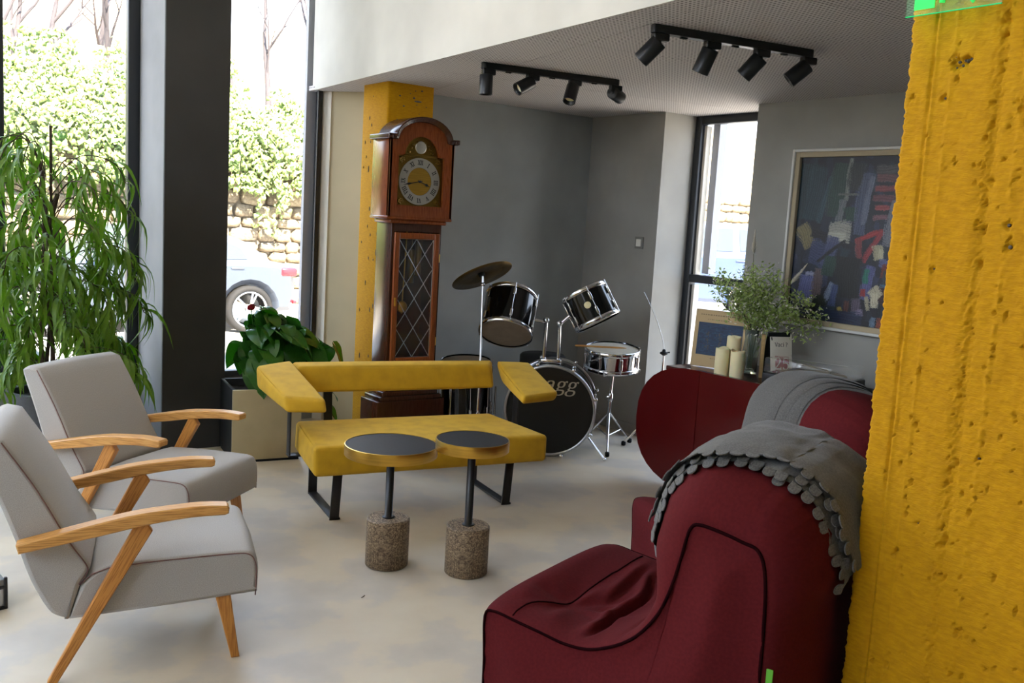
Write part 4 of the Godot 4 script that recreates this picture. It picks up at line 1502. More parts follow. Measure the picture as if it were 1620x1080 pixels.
func build_drums() -> void:
	# bass drum, lying on its side, the logo head towards the room
	var ax := Vector3(-0.667, 0, 0.745)
	var fc := Vector3(3.557, 0.297, -4.46)
	var l := 0.36
	var r := 0.283
	var t := thing("bass_drum", "large black bass drum with lettered front head, behind the sofa", "drum", fc - ax * l)
	t.basis = frame_of(ax)
	var m := MB.new()
	m.lathe([Vector2(r - 0.008, 0.02), Vector2(r - 0.008, l - 0.02)], 64)
	put("shell", m, M.drum_black, t)
	for e in 2:
		var y := l if e else 0.0
		var d := 1.0 if e else -1.0
		m = MB.new()
		m.lathe([Vector2(r - 0.012, y - d * 0.006), Vector2(r * 0.5, y - d * 0.004), Vector2(0, y - d * 0.004)], 64)
		put("drum_head", m, M.drum_front if e else M.drum_head, t)
		m = MB.new()
		m.lathe([Vector2(r - 0.014, y - d * 0.004), Vector2(r - 0.012, y + d * 0.004), Vector2(r - 0.002, y + d * 0.004), Vector2(r + 0.004, y), Vector2(r + 0.004, y - d * 0.03), Vector2(r - 0.006, y - d * 0.032)], 64)
		put("hoop", m, M.chrome_rough, t)
	for k in 8:
		var a := TAU * (k + 0.4) / 8
		var c := Vector3(cos(a), 0, -sin(a))
		for y in [l - 0.012, 0.012]:
			put("claw", one_box(Vector3.ZERO, Vector3(0.022, 0.05, 0.02), 0.005), M.chrome, t, Transform3D(Basis(Vector3.UP, a), c * (r + 0.012) + Vector3(0, y, 0)))
		m = MB.new()
		m.tube([c * (r + 0.014) + Vector3(0, 0.02, 0), c * (r + 0.014) + Vector3(0, l - 0.02, 0)], 0.003, 6)
		put("tension_rod", m, M.chrome, t)
		put("lug", one_box(Vector3.ZERO, Vector3(0.02, 0.07, 0.022), 0.006), M.chrome, t, Transform3D(Basis(Vector3.UP, a), c * (r + 0.004) + Vector3(0, l * 0.5, 0)))
	# the lettering on the front head
	var inv := t.transform.affine_inverse()
	var right := Vector3(0.745, 0, 0.667)
	var lb := inv.basis * Basis(right, Vector3.UP, ax)
	var sk := Basis(Vector3(1, 0, 0), Vector3(0.28, 1, 0), Vector3(0, 0, 1))
	put("lettering", text("Stagg", 0.14, 0.002, "Droid Serif", false, true), M.silver, t, Transform3D(lb * sk * Basis.from_scale(Vector3(0.92, 0.8, 1)), inv * (fc + Vector3(0, 0.165, 0) + right * 0.005 + ax * -0.003)))
	for s in [-1.0, 1.0]:
		var base: Vector3 = fc - ax * 0.09 + right * s * 0.24 + Vector3(0, -0.16, 0)
		var foot: Vector3 = fc + right * s * 0.36 - ax * 0.02
		foot.y = 0.012
		m = MB.new()
		m.tube([inv * base, inv * foot], 0.007, 8)
		m.ball(inv * foot, Vector3(0.012, 0.012, 0.012), 8, 6)
		m.box(inv * base, Vector3(0.03, 0.05, 0.03), 0.008)
		put("spur", m, M.chrome, t)
	# tom holder
	var q0 := Vector3(3.585, 0.588, -4.585)
	var q1 := Vector3(3.655, 0.588, -4.525)
	m = MB.new()
	m.box(inv * Vector3(3.62, 0.592, -4.555), Vector3(0.13, 0.09, 0.035), 0.008)
	m.tube([inv * q0, inv * Vector3(3.593, 0.85, -4.594)], 0.0115, 10)
	m.tube([inv * q1, inv * Vector3(3.657, 0.83, -4.54)], 0.0115, 10)
	m.tube([inv * Vector3(3.593, 0.835, -4.594), inv * Vector3(3.5, 0.846, -4.66)], 0.011, 10)
	m.tube([inv * Vector3(3.657, 0.82, -4.54), inv * Vector3(3.72, 0.9, -4.495)], 0.011, 10)
	for q in [Vector3(3.593, 0.845, -4.594), Vector3(3.657, 0.83, -4.54)]:
		m.ball(inv * q, Vector3(0.02, 0.022, 0.02), 12, 8)
		m.tube([inv * q, inv * (q + Vector3(-0.03, -0.03, 0.04))], 0.005, 6)
		m.ball(inv * (q + Vector3(-0.03, -0.03, 0.04)), Vector3(0.009, 0.016, 0.009), 8, 6)
	put("tom_holder", m, M.chrome, t)
	# the two toms
	for d in [["small black tom drum tilted left beside the cymbal, its pale underside showing", Vector3(3.457, 0.968, -4.787), Vector3(-0.427, -0.803, 0.415), 0.172, 0.262], ["small black tom drum tilted right with a round cream badge", Vector3(3.742, 1.039, -4.432), Vector3(0.266, -0.855, 0.444), 0.15, 0.205]]:
		var axis: Vector3 = -(d[2] as Vector3).normalized()
		var tom := thing("tom_drum", d[0], "drum", d[1] - axis * d[4])
		tom.basis = frame_of(axis, Vector3(0.5, 0.1, 0.86))
		drum(tom, d[3], d[4], 6, M.drum_black, M.drum_head, M.drum_head_smoky, M.chrome, 0.05)
		if d[3] < 0.16:
			var ti := tom.transform.affine_inverse()
			var toward := (ti.basis * Vector3(-0.68, 0.0, 0.73))
			toward.y = 0
			toward = toward.normalized()
			m = MB.new()
			m.lathe([Vector2(0.0, 0.004), Vector2(0.02, 0.003), Vector2(0.024, 0.0)], 20, Transform3D(frame_of(toward, Vector3.UP) * Basis.from_scale(Vector3(0.9, 1, 0.9)), toward * (d[3] - 0.009) + Vector3(0, d[4] * 0.52, 0)))
			put("badge", m, M.cream, tom)
	# floor tom
	var ft := thing("floor_tom", "black floor tom standing behind the sofa back, between clock and bass drum", "drum", Vector3(3.225, 0.2, -4.9))
	ft.basis = Basis(Vector3(0.6, 0, 0.8), 0.1)
	drum(ft, 0.165, 0.36, 8, M.drum_black, M.drum_head_smoky, M.drum_head, M.chrome, 0.06)
	for k in 3:
		var a := 0.6 + TAU * k / 3
		var fi := ft.transform.affine_inverse()
		var p := Vector3(3.225 + cos(a) * 0.185, 0.4, -4.9 + sin(a) * 0.185)
		m = MB.new()
		m.tube([fi * p, fi * Vector3(p.x, 0.03, p.z), fi * Vector3(p.x + cos(a) * 0.03, 0.0, p.z + sin(a) * 0.03)], 0.006, 8)
		put("leg", m, M.chrome, ft)
	# snare on its stand
	var sc := Vector3(4.09, 0.66, -4.51)
	var sn := Vector3(-0.08, 0.99, 0.09).normalized()
	var st := thing("snare_drum", "shiny chrome snare drum with white head on its stand", "drum", sc - sn * 0.125)
	st.basis = frame_of(sn, Vector3(0, 0, 1))
	drum(st, 0.182, 0.125, 8, M.chrome, M.drum_head, M.drum_head_smoky, M.chrome, 0.075)
	put("strainer", one_box(Vector3(-0.195, 0.06, 0.02), Vector3(0.03, 0.08, 0.05), 0.008), M.chrome, st)
	var ss := thing("snare_stand", "chrome tripod stand holding up the snare drum", "drum stand", Vector3(4.09, 0, -4.5))
	m = MB.new()
	m.tube([Vector3(0, 0.06, 0), Vector3(0, 0.36, 0)], 0.011, 10)
	m.tube([Vector3(0, 0.33, 0), Vector3(0.015, 0.5, -0.005)], 0.008, 10)
	m.lathe([Vector2(0.016, 0.32), Vector2(0.018, 0.33), Vector2(0.018, 0.36), Vector2(0.012, 0.37)], 12)
	m.tube([Vector3(0, 0.345, 0), Vector3(-0.05, 0.35, 0.02)], 0.005, 6)
	put("pole", m, M.chrome, ss)
	for k in 3:
		var a := 0.5 + TAU * k / 3
		m = MB.new()
		m.tube([Vector3(0.015, 0.49, -0.005), Vector3(cos(a) * 0.17, 0.505, sin(a) * 0.17), Vector3(cos(a) * 0.188, 0.53, sin(a) * 0.188)], 0.006, 8)
		put("basket_arm", m, M.chrome, ss)
	tripod(ss, Vector3(0, 0.24, 0), [Vector3(-0.154, 0, 0.18), Vector3(0.25, 0, -0.05), Vector3(0.06, 0, -0.27)])
	# drumstick on the snare
	var dk := MB.new()
	dk.tube([Vector3(-0.17, 0, 0), Vector3(-0.165, 0, 0), Vector3(0.1, 0, 0), Vector3(0.15, 0, 0), Vector3(0.165, 0, 0)], [0.003, 0.0065, 0.0065, 0.004, 0.002], 10)
	var dn := put("drumstick", dk, M.oak, self, Transform3D(frame_of(sn, Vector3(-0.5, 0, 0.87)), sc + sn * 0.0145 + Vector3(-0.09, 0.0, -0.01)))
	dn.basis = Basis(Vector3(0.83, -0.0, 0.55), sn, Vector3(0.83, 0, 0.55).cross(sn)).orthonormalized()
	tag(dn, "pale wooden drumstick lying across the white snare head", "drumstick")
	# cymbal on a thin stand
	var ce := Vector3(3.184, 1.115, -4.737)
	var e2 := Vector3(0.158, 0.082, 0.102).normalized()
	var vd := (ce - Vector3(0, 1.45, 0)).normalized()
	var mm := (vd - e2 * vd.dot(e2)).normalized()
	var kk := e2.cross(mm)
	if kk.y < 0:
		kk = -kk
	var nrm := (mm * 0.3 + kk * 0.954).normalized()
	var cy := thing("cymbal", "bronze cymbal tilted on a thin stand behind the sofa", "cymbal", ce)
	cy.basis = frame_of(nrm, e2)
	m = MB.new()
	m.lathe([Vector2(0.0, 0.022), Vector2(0.02, 0.02), Vector2(0.034, 0.008), Vector2(0.042, 0.004), Vector2(0.12, -0.002), Vector2(0.193, -0.009), Vector2(0.193, -0.0105), Vector2(0.12, -0.0045), Vector2(0.042, 0.001), Vector2(0.033, 0.004), Vector2(0.018, 0.015), Vector2(0.0, 0.017)], 64)
	put("plate", m, M.cymbal, cy)
	m = MB.new()
	m.lathe([Vector2(0, -0.012), Vector2(0.02, -0.01), Vector2(0.02, 0.012), Vector2(0.0, 0.014)], 16)
	put("felt_washer", m, M.rubber, cy)
	m = MB.new()
	m.lathe([Vector2(0, 0.05), Vector2(0.006, 0.048), Vector2(0.006, 0.02)], 10)
	m.box(Vector3(0, 0.036, 0), Vector3(0.034, 0.01, 0.006), 0.002)
	put("wing_nut", m, M.chrome, cy)
	var cs := thing("cymbal_stand", "thin chrome cymbal stand rising behind the sofa back", "drum stand", Vector3(3.1, 0, -4.58))
	m = MB.new()
	var up := ce - nrm * 0.012 - cs.position
	m.tube([Vector3(0, 0.08, 0), Vector3(0.035, 0.55, -0.045)], 0.0095, 10)
	m.tube([Vector3(0.034, 0.53, -0.044), up - Vector3(0, 0.05, -0.01)], 0.0065, 10)
	m.tube([up - Vector3(0, 0.055, -0.01), up], 0.007, 8)
	m.ball(up - Vector3(0, 0.05, -0.01), Vector3(0.013, 0.013, 0.013), 10, 8)
	m.ball(Vector3(0.035, 0.54, -0.045), Vector3(0.014, 0.02, 0.014), 10, 8)
	put("pole", m, M.chrome, cs)
	tripod(cs, Vector3(0.01, 0.3, -0.01), [Vector3(-0.16, 0, 0.06), Vector3(0.14, 0, 0.12), Vector3(0.0, 0, -0.12)])
	# the drummer's stool
	var dt := thing("drum_stool", "round black drummer's stool behind the bass drum", "stool", Vector3(3.97, 0, -5.09))
	m = MB.new()
	m.lathe([Vector2(0, 0.46), Vector2(0.15, 0.46), Vector2(0.16, 0.475), Vector2(0.16, 0.53), Vector2(0.145, 0.545), Vector2(0, 0.55)], 32)
	put("seat", m, M.black_matte, dt)
	put("pole", one_tube([Vector3(0, 0.1, 0), Vector3(0, 0.47, 0)], 0.012, 10), M.chrome, dt)
	tripod(dt, Vector3(0, 0.26, 0), [Vector3(-0.2, 0, 0.08), Vector3(0.17, 0, 0.12), Vector3(0.02, 0, -0.22)])
	# stand with a bent rod, between the snare and the desk
	var hs := thing("hi_hat_stand", "chrome stand with black clutch and thin bent rod, without cymbals", "drum stand", Vector3(4.46, 0, -4.41))
	m = MB.new()
	m.tube([Vector3(0, 0.05, 0), Vector3(0, 0.52, 0)], 0.01, 10)
	m.tube([Vector3(0, 0.5, 0), Vector3(0, 0.62, 0)], 0.007, 10)
	put("pole", m, M.chrome, hs)
	m = MB.new()
	m.lathe([Vector2(0.005, 0.615), Vector2(0.012, 0.62), Vector2(0.026, 0.628), Vector2(0.026, 0.638), Vector2(0.012, 0.645), Vector2(0.012, 0.655), Vector2(0.005, 0.66)], 14)
	m.tube([Vector3(0, 0.635, 0), Vector3(0.035, 0.64, 0.02)], 0.005, 6)
	put("clutch", m, M.rubber, hs)
	put("rod", one_tube(catmull([Vector3(0, 0.6, 0), Vector3(0.003, 0.709, -0.019), Vector3(-0.035, 0.873, -0.074), Vector3(-0.091, 1.028, -0.138)], 6), 0.0028, 6), M.chrome, hs)
	tripod(hs, Vector3(-0.01, 0.26, 0), [Vector3(-0.215, 0, -0.095), Vector3(0.03, 0, 0.24), Vector3(0.04, 0, -0.2)], 0.008)

# ---------- the red desk and what stands on it
func build_desk() -> void:
	var t := thing("desk", "dark red lacquered desk with a rounded front panel below the painting", "desk", Vector3(3.86, 0, -2.9))
	# outline of the front panel in (z, y), local z
	var half := []
	for k in 17:
		var a := lerpf(PI * 0.5, PI * 1.5, k / 16.0)
		var c := cos(a)
		var s := sin(a)
		half.append(Vector2(-0.64 + 0.43 * signf(c) * pow(absf(c), 0.9), 0.346 + 0.346 * signf(s) * pow(absf(s), 0.8)))
	var turn := Transform3D(Basis(Vector3(0, 0, 1), Vector3(0, 1, 0), Vector3(-1, 0, 0)), Vector3.ZERO)
	var pieces := [half + [Vector2(-0.6, 0.0), Vector2(-0.6, 0.692)], [Vector2(-0.597, 0), Vector2(0.1, 0), Vector2(0.1, 0.692), Vector2(-0.597, 0.692)], [Vector2(0.103, 0), Vector2(0.6, 0), Vector2(0.72, 0.1), Vector2(0.78, 0.346), Vector2(0.72, 0.6), Vector2(0.6, 0.692), Vector2(0.103, 0.692)]]
	for p in pieces:
		var m := MB.new()
		m.prism(p, 0.0, 0.035, 0.002, turn)
		put("front_panel", m, M.red_lacquer, t)
	put("desk_top", one_box(Vector3(0.36, 0.652, -0.12), Vector3(0.6, 0.026, 1.66), 0.004), M.desk_top, t)
	put("end_panel", one_box(Vector3(0.36, 0.32, -0.85), Vector3(0.56, 0.638, 0.03), 0.004), M.red_lacquer, t)
	put("end_panel", one_box(Vector3(0.36, 0.32, 0.62), Vector3(0.56, 0.638, 0.03), 0.004), M.red_lacquer, t)
	var top := 0.665
	# framed print leaning by the window
	var pw := 0.335
	var ph := 0.335
	var img := Image.create(256, 256, false, Image.FORMAT_RGB8)
	img.fill(Color("b89d70"))
	rng.seed = 101
	img.fill_rect(Rect2i(18, 56, 214, 148), Color("16304f"))
	for k in 500:
		var c := Color("16304f").lerp([Color("2a5478"), Color("101b33"), Color("1c4a63"), Color("24305a")][k % 4], rng.randf_range(0.2, 0.9))
		img.fill_rect(Rect2i(18 + rng.randi() % 190, 56 + rng.randi() % 144, 6 + rng.randi() % 18, 1 + rng.randi() % 3), c)
	for f in [[66, 92], [122, 100], [174, 84]]:
		for k in 46:
			var c: Color = [Color("3d3f52"), Color("4d4648"), Color("2c4260"), Color("3a3840")][rng.randi() % 4]
			img.fill_rect(Rect2i(f[0] + int(rng.randfn(0, 7)), f[1] + rng.randi() % 88, 3 + rng.randi() % 5, 4 + rng.randi() % 8), c)
	for row in [[18, 24, 210, 5], [40, 60, 120, 3], [216, 90, 90, 3]]:
		var x: int = row[1]
		while x < row[1] + row[2]:
			var w := 3 + rng.randi() % 9
			img.fill_rect(Rect2i(x, row[0], w, row[3]), Color("7d6a4a"))
			x += w + 4
	var pmat := StandardMaterial3D.new()
	pmat.albedo_texture = ImageTexture.create_from_image(img)
	pmat.roughness = 0.6
	var pr := thing("record_sleeve", "square tan sleeve with a dark blue picture, propped before the window", "record sleeve", Vector3(4.135, top + 0.002, -3.655))
	pr.basis = Basis(Vector3.UP, -1.24) * Basis(Vector3.RIGHT, -0.09)
	put("sleeve", one_box(Vector3(0, ph / 2, -0.005), Vector3(pw, ph, 0.008), 0.002), M.card, pr)
	var q := MB.new()
	q.flat()
	q.quad(Vector3(-pw / 2 + 0.003, 0.003, 0.0), Vector3(pw / 2 - 0.003, 0.003, 0.0), Vector3(pw / 2 - 0.003, ph - 0.003, 0.0), Vector3(-pw / 2 + 0.003, ph - 0.003, 0.0))
	put("printed_front", q, pmat, pr)
	put("prop", one_box(Vector3(0, 0.115, -0.05), Vector3(0.04, 0.235, 0.006), 0.002, 1, Basis(Vector3.RIGHT, 0.42)), M.card, pr)
	# candles
	var lbl := ["short cream pillar candle, the left one in front of the tan sleeve", "short cream pillar candle, the right one at the desk edge", "tallest cream pillar candle, behind the two short ones"]
	var cp := [[3.945, -3.452, 0.158], [3.966, -3.362, 0.155], [4.03, -3.452, 0.22]]
	for k in 3:
		var c := thing("pillar_candle", lbl[k], "candle", Vector3(cp[k][0], top, cp[k][1]), k * 1.3, "cream pillar candles on the red desk")
		var h: float = cp[k][2]
		var m := MB.new()
		m.smooth()
		var rows := []
		for p in [Vector2(0.0, 0.0), Vector2(0.038, 0.0), Vector2(0.0392, 0.004), Vector2(0.039, h - 0.012), Vector2(0.0385, h), Vector2(0.035, h), Vector2(0.031, h - 0.012), Vector2(0.0, h - 0.016)]:
			var row := []
			for j in 28:
				var a := TAU * j / 28
				var wob := (0.004 * sin(a * 2.0 + 0.5) + 0.003 * sin(a * 3.0)) if p.y > h - 0.005 else 0.0
				row.append(Vector3(cos(a) * p.x, p.y + wob, -sin(a) * p.x))
			rows.append(row)
		m.sheet(rows, false, true, true)
		put("wax", m, M.cream, c)
		put("wick", one_tube([Vector3(0, h - 0.018, 0), Vector3(0.002, h - 0.002, 0)], 0.0015, 5), M.black_matte, c)
	# vase and flowers
	var vz := Vector3(4.22, top, -3.49)
	var v := thing("glass_vase", "slim clear glass vase holding the flowers behind the candles", "vase", vz)
	var vm := MB.new()
	vm.lathe([Vector2(0.0, 0.0), Vector2(0.042, 0.0), Vector2(0.046, 0.01), Vector2(0.045, 0.12), Vector2(0.036, 0.2), Vector2(0.041, 0.25), Vector2(0.038, 0.25), Vector2(0.033, 0.2), Vector2(0.042, 0.12), Vector2(0.042, 0.012), Vector2(0.0, 0.01)], 32)
	var gm := StandardMaterial3D.new()
	gm.albedo_color = Color(0.93, 0.97, 0.95, 0.08)
	gm.roughness = 0.03
	gm.refraction_enabled = true
	gm.refraction_scale = 0.05
	put("body", vm, gm, v)
	var fl := thing("flower_spray", "spray of small pale green and white blossoms in the glass vase", "flowers", vz + Vector3(0, 0.02, 0))
	rng.seed = 140
	var tips := []
	var sm := MB.new()
	var spread := [Vector3(-0.19, 0.52, -0.13), Vector3(-0.16, 0.45, -0.05), Vector3(-0.1, 0.56, -0.02), Vector3(-0.04, 0.5, 0.02), Vector3(0.0, 0.47, 0.06), Vector3(0.05, 0.5, 0.08), Vector3(0.1, 0.42, 0.13), Vector3(0.13, 0.36, 0.2), Vector3(0.03, 0.42, -0.08), Vector3(-0.12, 0.38, 0.0), Vector3(0.15, 0.3, 0.27), Vector3(0.06, 0.36, 0.12), Vector3(-0.05, 0.4, 0.06), Vector3(0.16, 0.44, 0.22)]
	for p in spread:
		var pts := catmull([Vector3(rng.randf_range(-0.015, 0.015), 0, rng.randf_range(-0.015, 0.015)), Vector3(p.x * 0.12, 0.22, p.z * 0.12), Vector3(p.x * 0.5, p.y * 0.75, p.z * 0.5), p], 4)
		sm.tube(pts, 0.0022, 5, false)
		for k in 6:
			var b: Vector3 = pts[rng.randi_range(7, pts.size() - 1)]
			var e := b + Vector3(rng.randf_range(-1, 1), rng.randf_range(-0.4, 0.9), rng.randf_range(-1, 1)) * 0.075
			sm.tube([b, e], 0.0012, 4, false)
			tips.append(e)
	put("stem", sm, mat("4c5a34", 0.7), fl)
	var leafm := MB.new()
	leafm.smooth()
	leafm.sheet([[Vector3(0, 0, 0), Vector3(0.001, 0, 0)], [Vector3(-0.006, 0.012, 0.002), Vector3(0.006, 0.012, 0.002)], [Vector3(0, 0.026, 0), Vector3(0.0005, 0.026, 0)]])
	var lm := leafm.mesh()
	for kind in 2:
		var mmesh := MultiMesh.new()
		mmesh.transform_format = MultiMesh.TRANSFORM_3D
		mmesh.mesh = lm
		var list := []
		for e in tips:
			for k in (44 if kind == 0 else 14):
				var p: Vector3 = e + Vector3(rng.randfn(0, 0.028), rng.randfn(0, 0.028), rng.randfn(0, 0.028))
				list.append(Transform3D(Basis.from_euler(Vector3(rng.randf() * TAU, rng.randf() * TAU, rng.randf() * TAU)).scaled(Vector3.ONE * rng.randf_range(0.6, 1.25) * (1.0 if kind == 0 else 0.75)), p))
		mmesh.instance_count = list.size()
		for i in list.size():
			mmesh.set_instance_transform(i, list[i])
		var mi := MultiMeshInstance3D.new()
		mi.name = "leaves" if kind == 0 else "blossoms"
		mi.multimesh = mmesh
		var bm := mat("e4e2d2", 0.7)
		bm.backlight_enabled = true
		bm.backlight = Color(0.5, 0.5, 0.45)
		mi.material_override = M.leaf_spray if kind == 0 else bm
		fl.add_child(mi)
		tag(mi, "", "", "", "stuff")
	var gl := ["pale feathery grass plume standing upright among the flowers", "pale feathery grass plume leaning out towards the painting"]
	var gt := [[Vector3(-0.04, 0.79, -0.01), Vector3(-0.03, 0.66, -0.015)], [Vector3(0.17, 0.62, 0.2), Vector3(0.125, 0.5, 0.14)]]
	for k in 2:
		var gp := thing("grass_plume", gl[k], "dried grass", vz + Vector3(0, 0.02, 0))
		var tip: Vector3 = gt[k][0]
		var low: Vector3 = gt[k][1]
		put("stalk", one_tube(catmull([Vector3(0, 0.02, 0), low * 0.5 + Vector3(0, 0.06, 0), low], 5), 0.0018, 5), mat("5a5438", 0.8), gp)
		var fm := MB.new()
		for i in 420:
			var f := rng.randf()
			var b := low.lerp(tip, f)
			var d := ((tip - low).normalized() + Vector3(rng.randf_range(-1, 1), rng.randf_range(-0.5, 0.5), rng.randf_range(-1, 1)) * 0.4).normalized()
			fm.tube([b, b + d * 0.03 * (1.2 - f)], [0.0014, 0.0004], 3, false)
		var pm := put("plume", fm, M.paper, gp)
		tag(pm, "", "", "", "stuff")
	# desk calendar
	var cal := thing("desk_calendar", "white tent calendar with a red 25, beside the vase", "calendar", Vector3(4.235, top, -3.315))
	cal.rotation.y = -0.35
	var page := Transform3D(Basis(Vector3.RIGHT, -0.2), Vector3(0.012, 0.002, 0.05))
	put("page", one_box(Vector3(0, 0.125, 0), Vector3(0.135, 0.25, 0.004), 0.001), M.paper, cal, page)
	put("back_board", one_box(Vector3(0, 0.125, 0), Vector3(0.135, 0.25, 0.003), 0.001), M.black_matte, cal, Transform3D(Basis(Vector3.RIGHT, 0.16), Vector3(0, 0.002, -0.045)))
	put("binding", one_box(Vector3(0.0, 0.244, 0.001), Vector3(0.137, 0.024, 0.016), 0.003), M.black, cal)
	put("red_block", one_box(Vector3(0.004, 0.083, 0.0023), Vector3(0.085, 0.09, 0.001)), mat("8d1420", 0.7), cal, page)
	put("lettering", text("25", 0.09, 0.0008, "Droid Serif"), M.paper, cal, page * Transform3D(Basis.IDENTITY, Vector3(0.004, 0.083, 0.003)))
	put("lettering", text("Vaci ?", 0.032, 0.0008, "Droid Sans", false, true), M.black_matte, cal, page * Transform3D(Basis.IDENTITY, Vector3(0.0, 0.19, 0.0022)))
	put("ribbon", one_box(Vector3(-0.042, 0.2, 0.008), Vector3(0.006, 0.06, 0.003), 0.001, 1, Basis(Vector3.BACK, 0.2)), M.black_matte, cal)
	var bk := thing("card_stand", "narrow tan card standing edge-on just left of the white calendar", "card", Vector3(4.165, top, -3.36))
	put("card", one_box(Vector3(0, 0.12, 0), Vector3(0.02, 0.24, 0.06), 0.002), M.card, bk, Transform3D(Basis(Vector3.UP, 2.3), Vector3.ZERO))
	# turntable under a clear lid
	var tt := thing("record_player", "black record player under a clear lid, beside the grey throw", "record player", Vector3(4.12, top, -2.98), 0.1)
	put("plinth", one_box(Vector3(0, 0.045, 0), Vector3(0.34, 0.06, 0.4), 0.006), M.black, tt)
	for x in [-0.14, 0.14]:
		for z in [-0.16, 0.16]:
			put("foot", one_box(Vector3(x, 0.008, z), Vector3(0.035, 0.016, 0.035), 0.004), M.plastic_gray, tt)
	var pl := MB.new()
	pl.lathe([Vector2(0.14, 0.075), Vector2(0.14, 0.088), Vector2(0.14, 0.088), Vector2(0.0, 0.088)], 40, Transform3D(Basis.IDENTITY, Vector3(0.0, 0, 0.03)))
	put("platter", pl, M.brass_dark, tt)
	put("tone_arm", one_tube([Vector3(0.12, 0.105, -0.16), Vector3(0.1, 0.1, 0.02), Vector3(0.06, 0.094, 0.06)], 0.004, 6), M.chrome, tt)
	put("lid", one_box(Vector3(0, 0.115, 0), Vector3(0.33, 0.075, 0.39), 0.006), M.glass, tt)

# ---------- wall and ceiling fittings
func stroke(im: Image, a: Vector2, b: Vector2, w: float, c: Color, jit := 0.06) -> void:
	var n := int(a.distance_to(b) / 1.5) + 2
	var d := (b - a).normalized()
	var s := Vector2(-d.y, d.x)
	for i in n:
		var p := a.lerp(b, float(i) / (n - 1))
		for k in int(w):
			var o := (k + 0.5) / w - 0.5
			var f := float(i) / (n - 1)
			var cover := 1.15 - smoothstep(0.36, 0.5, absf(o) + 0.09 * sin(k * 0.9 + f * 9.0 + a.y)) - 0.7 * smoothstep(0.86, 1.0, f + 0.1 * sin(k * 1.7 + a.x)) - 0.5 * smoothstep(0.1, 0.0, f + 0.05 * sin(k * 2.3))
			cover *= 0.62 + 0.38 * sin(k * 1.31 + a.x * 0.7)
			if rng.randf() > cover:
				continue
			var q := p + s * (o * w + 0.08 * w * sin(f * 5.0 + a.x)) + Vector2(rng.randfn(0, 0.8), rng.randfn(0, 0.8))
			if q.x >= 0 and q.y >= 0 and q.x < im.get_width() - 1 and q.y < im.get_height() - 1:
				var v := sin(k * 0.8 + a.x) * jit + rng.randf_range(-jit, jit) * 0.4
				var old := im.get_pixel(int(q.x), int(q.y))
				im.fill_rect(Rect2i(int(q.x), int(q.y), 2, 2), old.lerp(Color(c.r + v, c.g + v, c.b + v), 0.75))

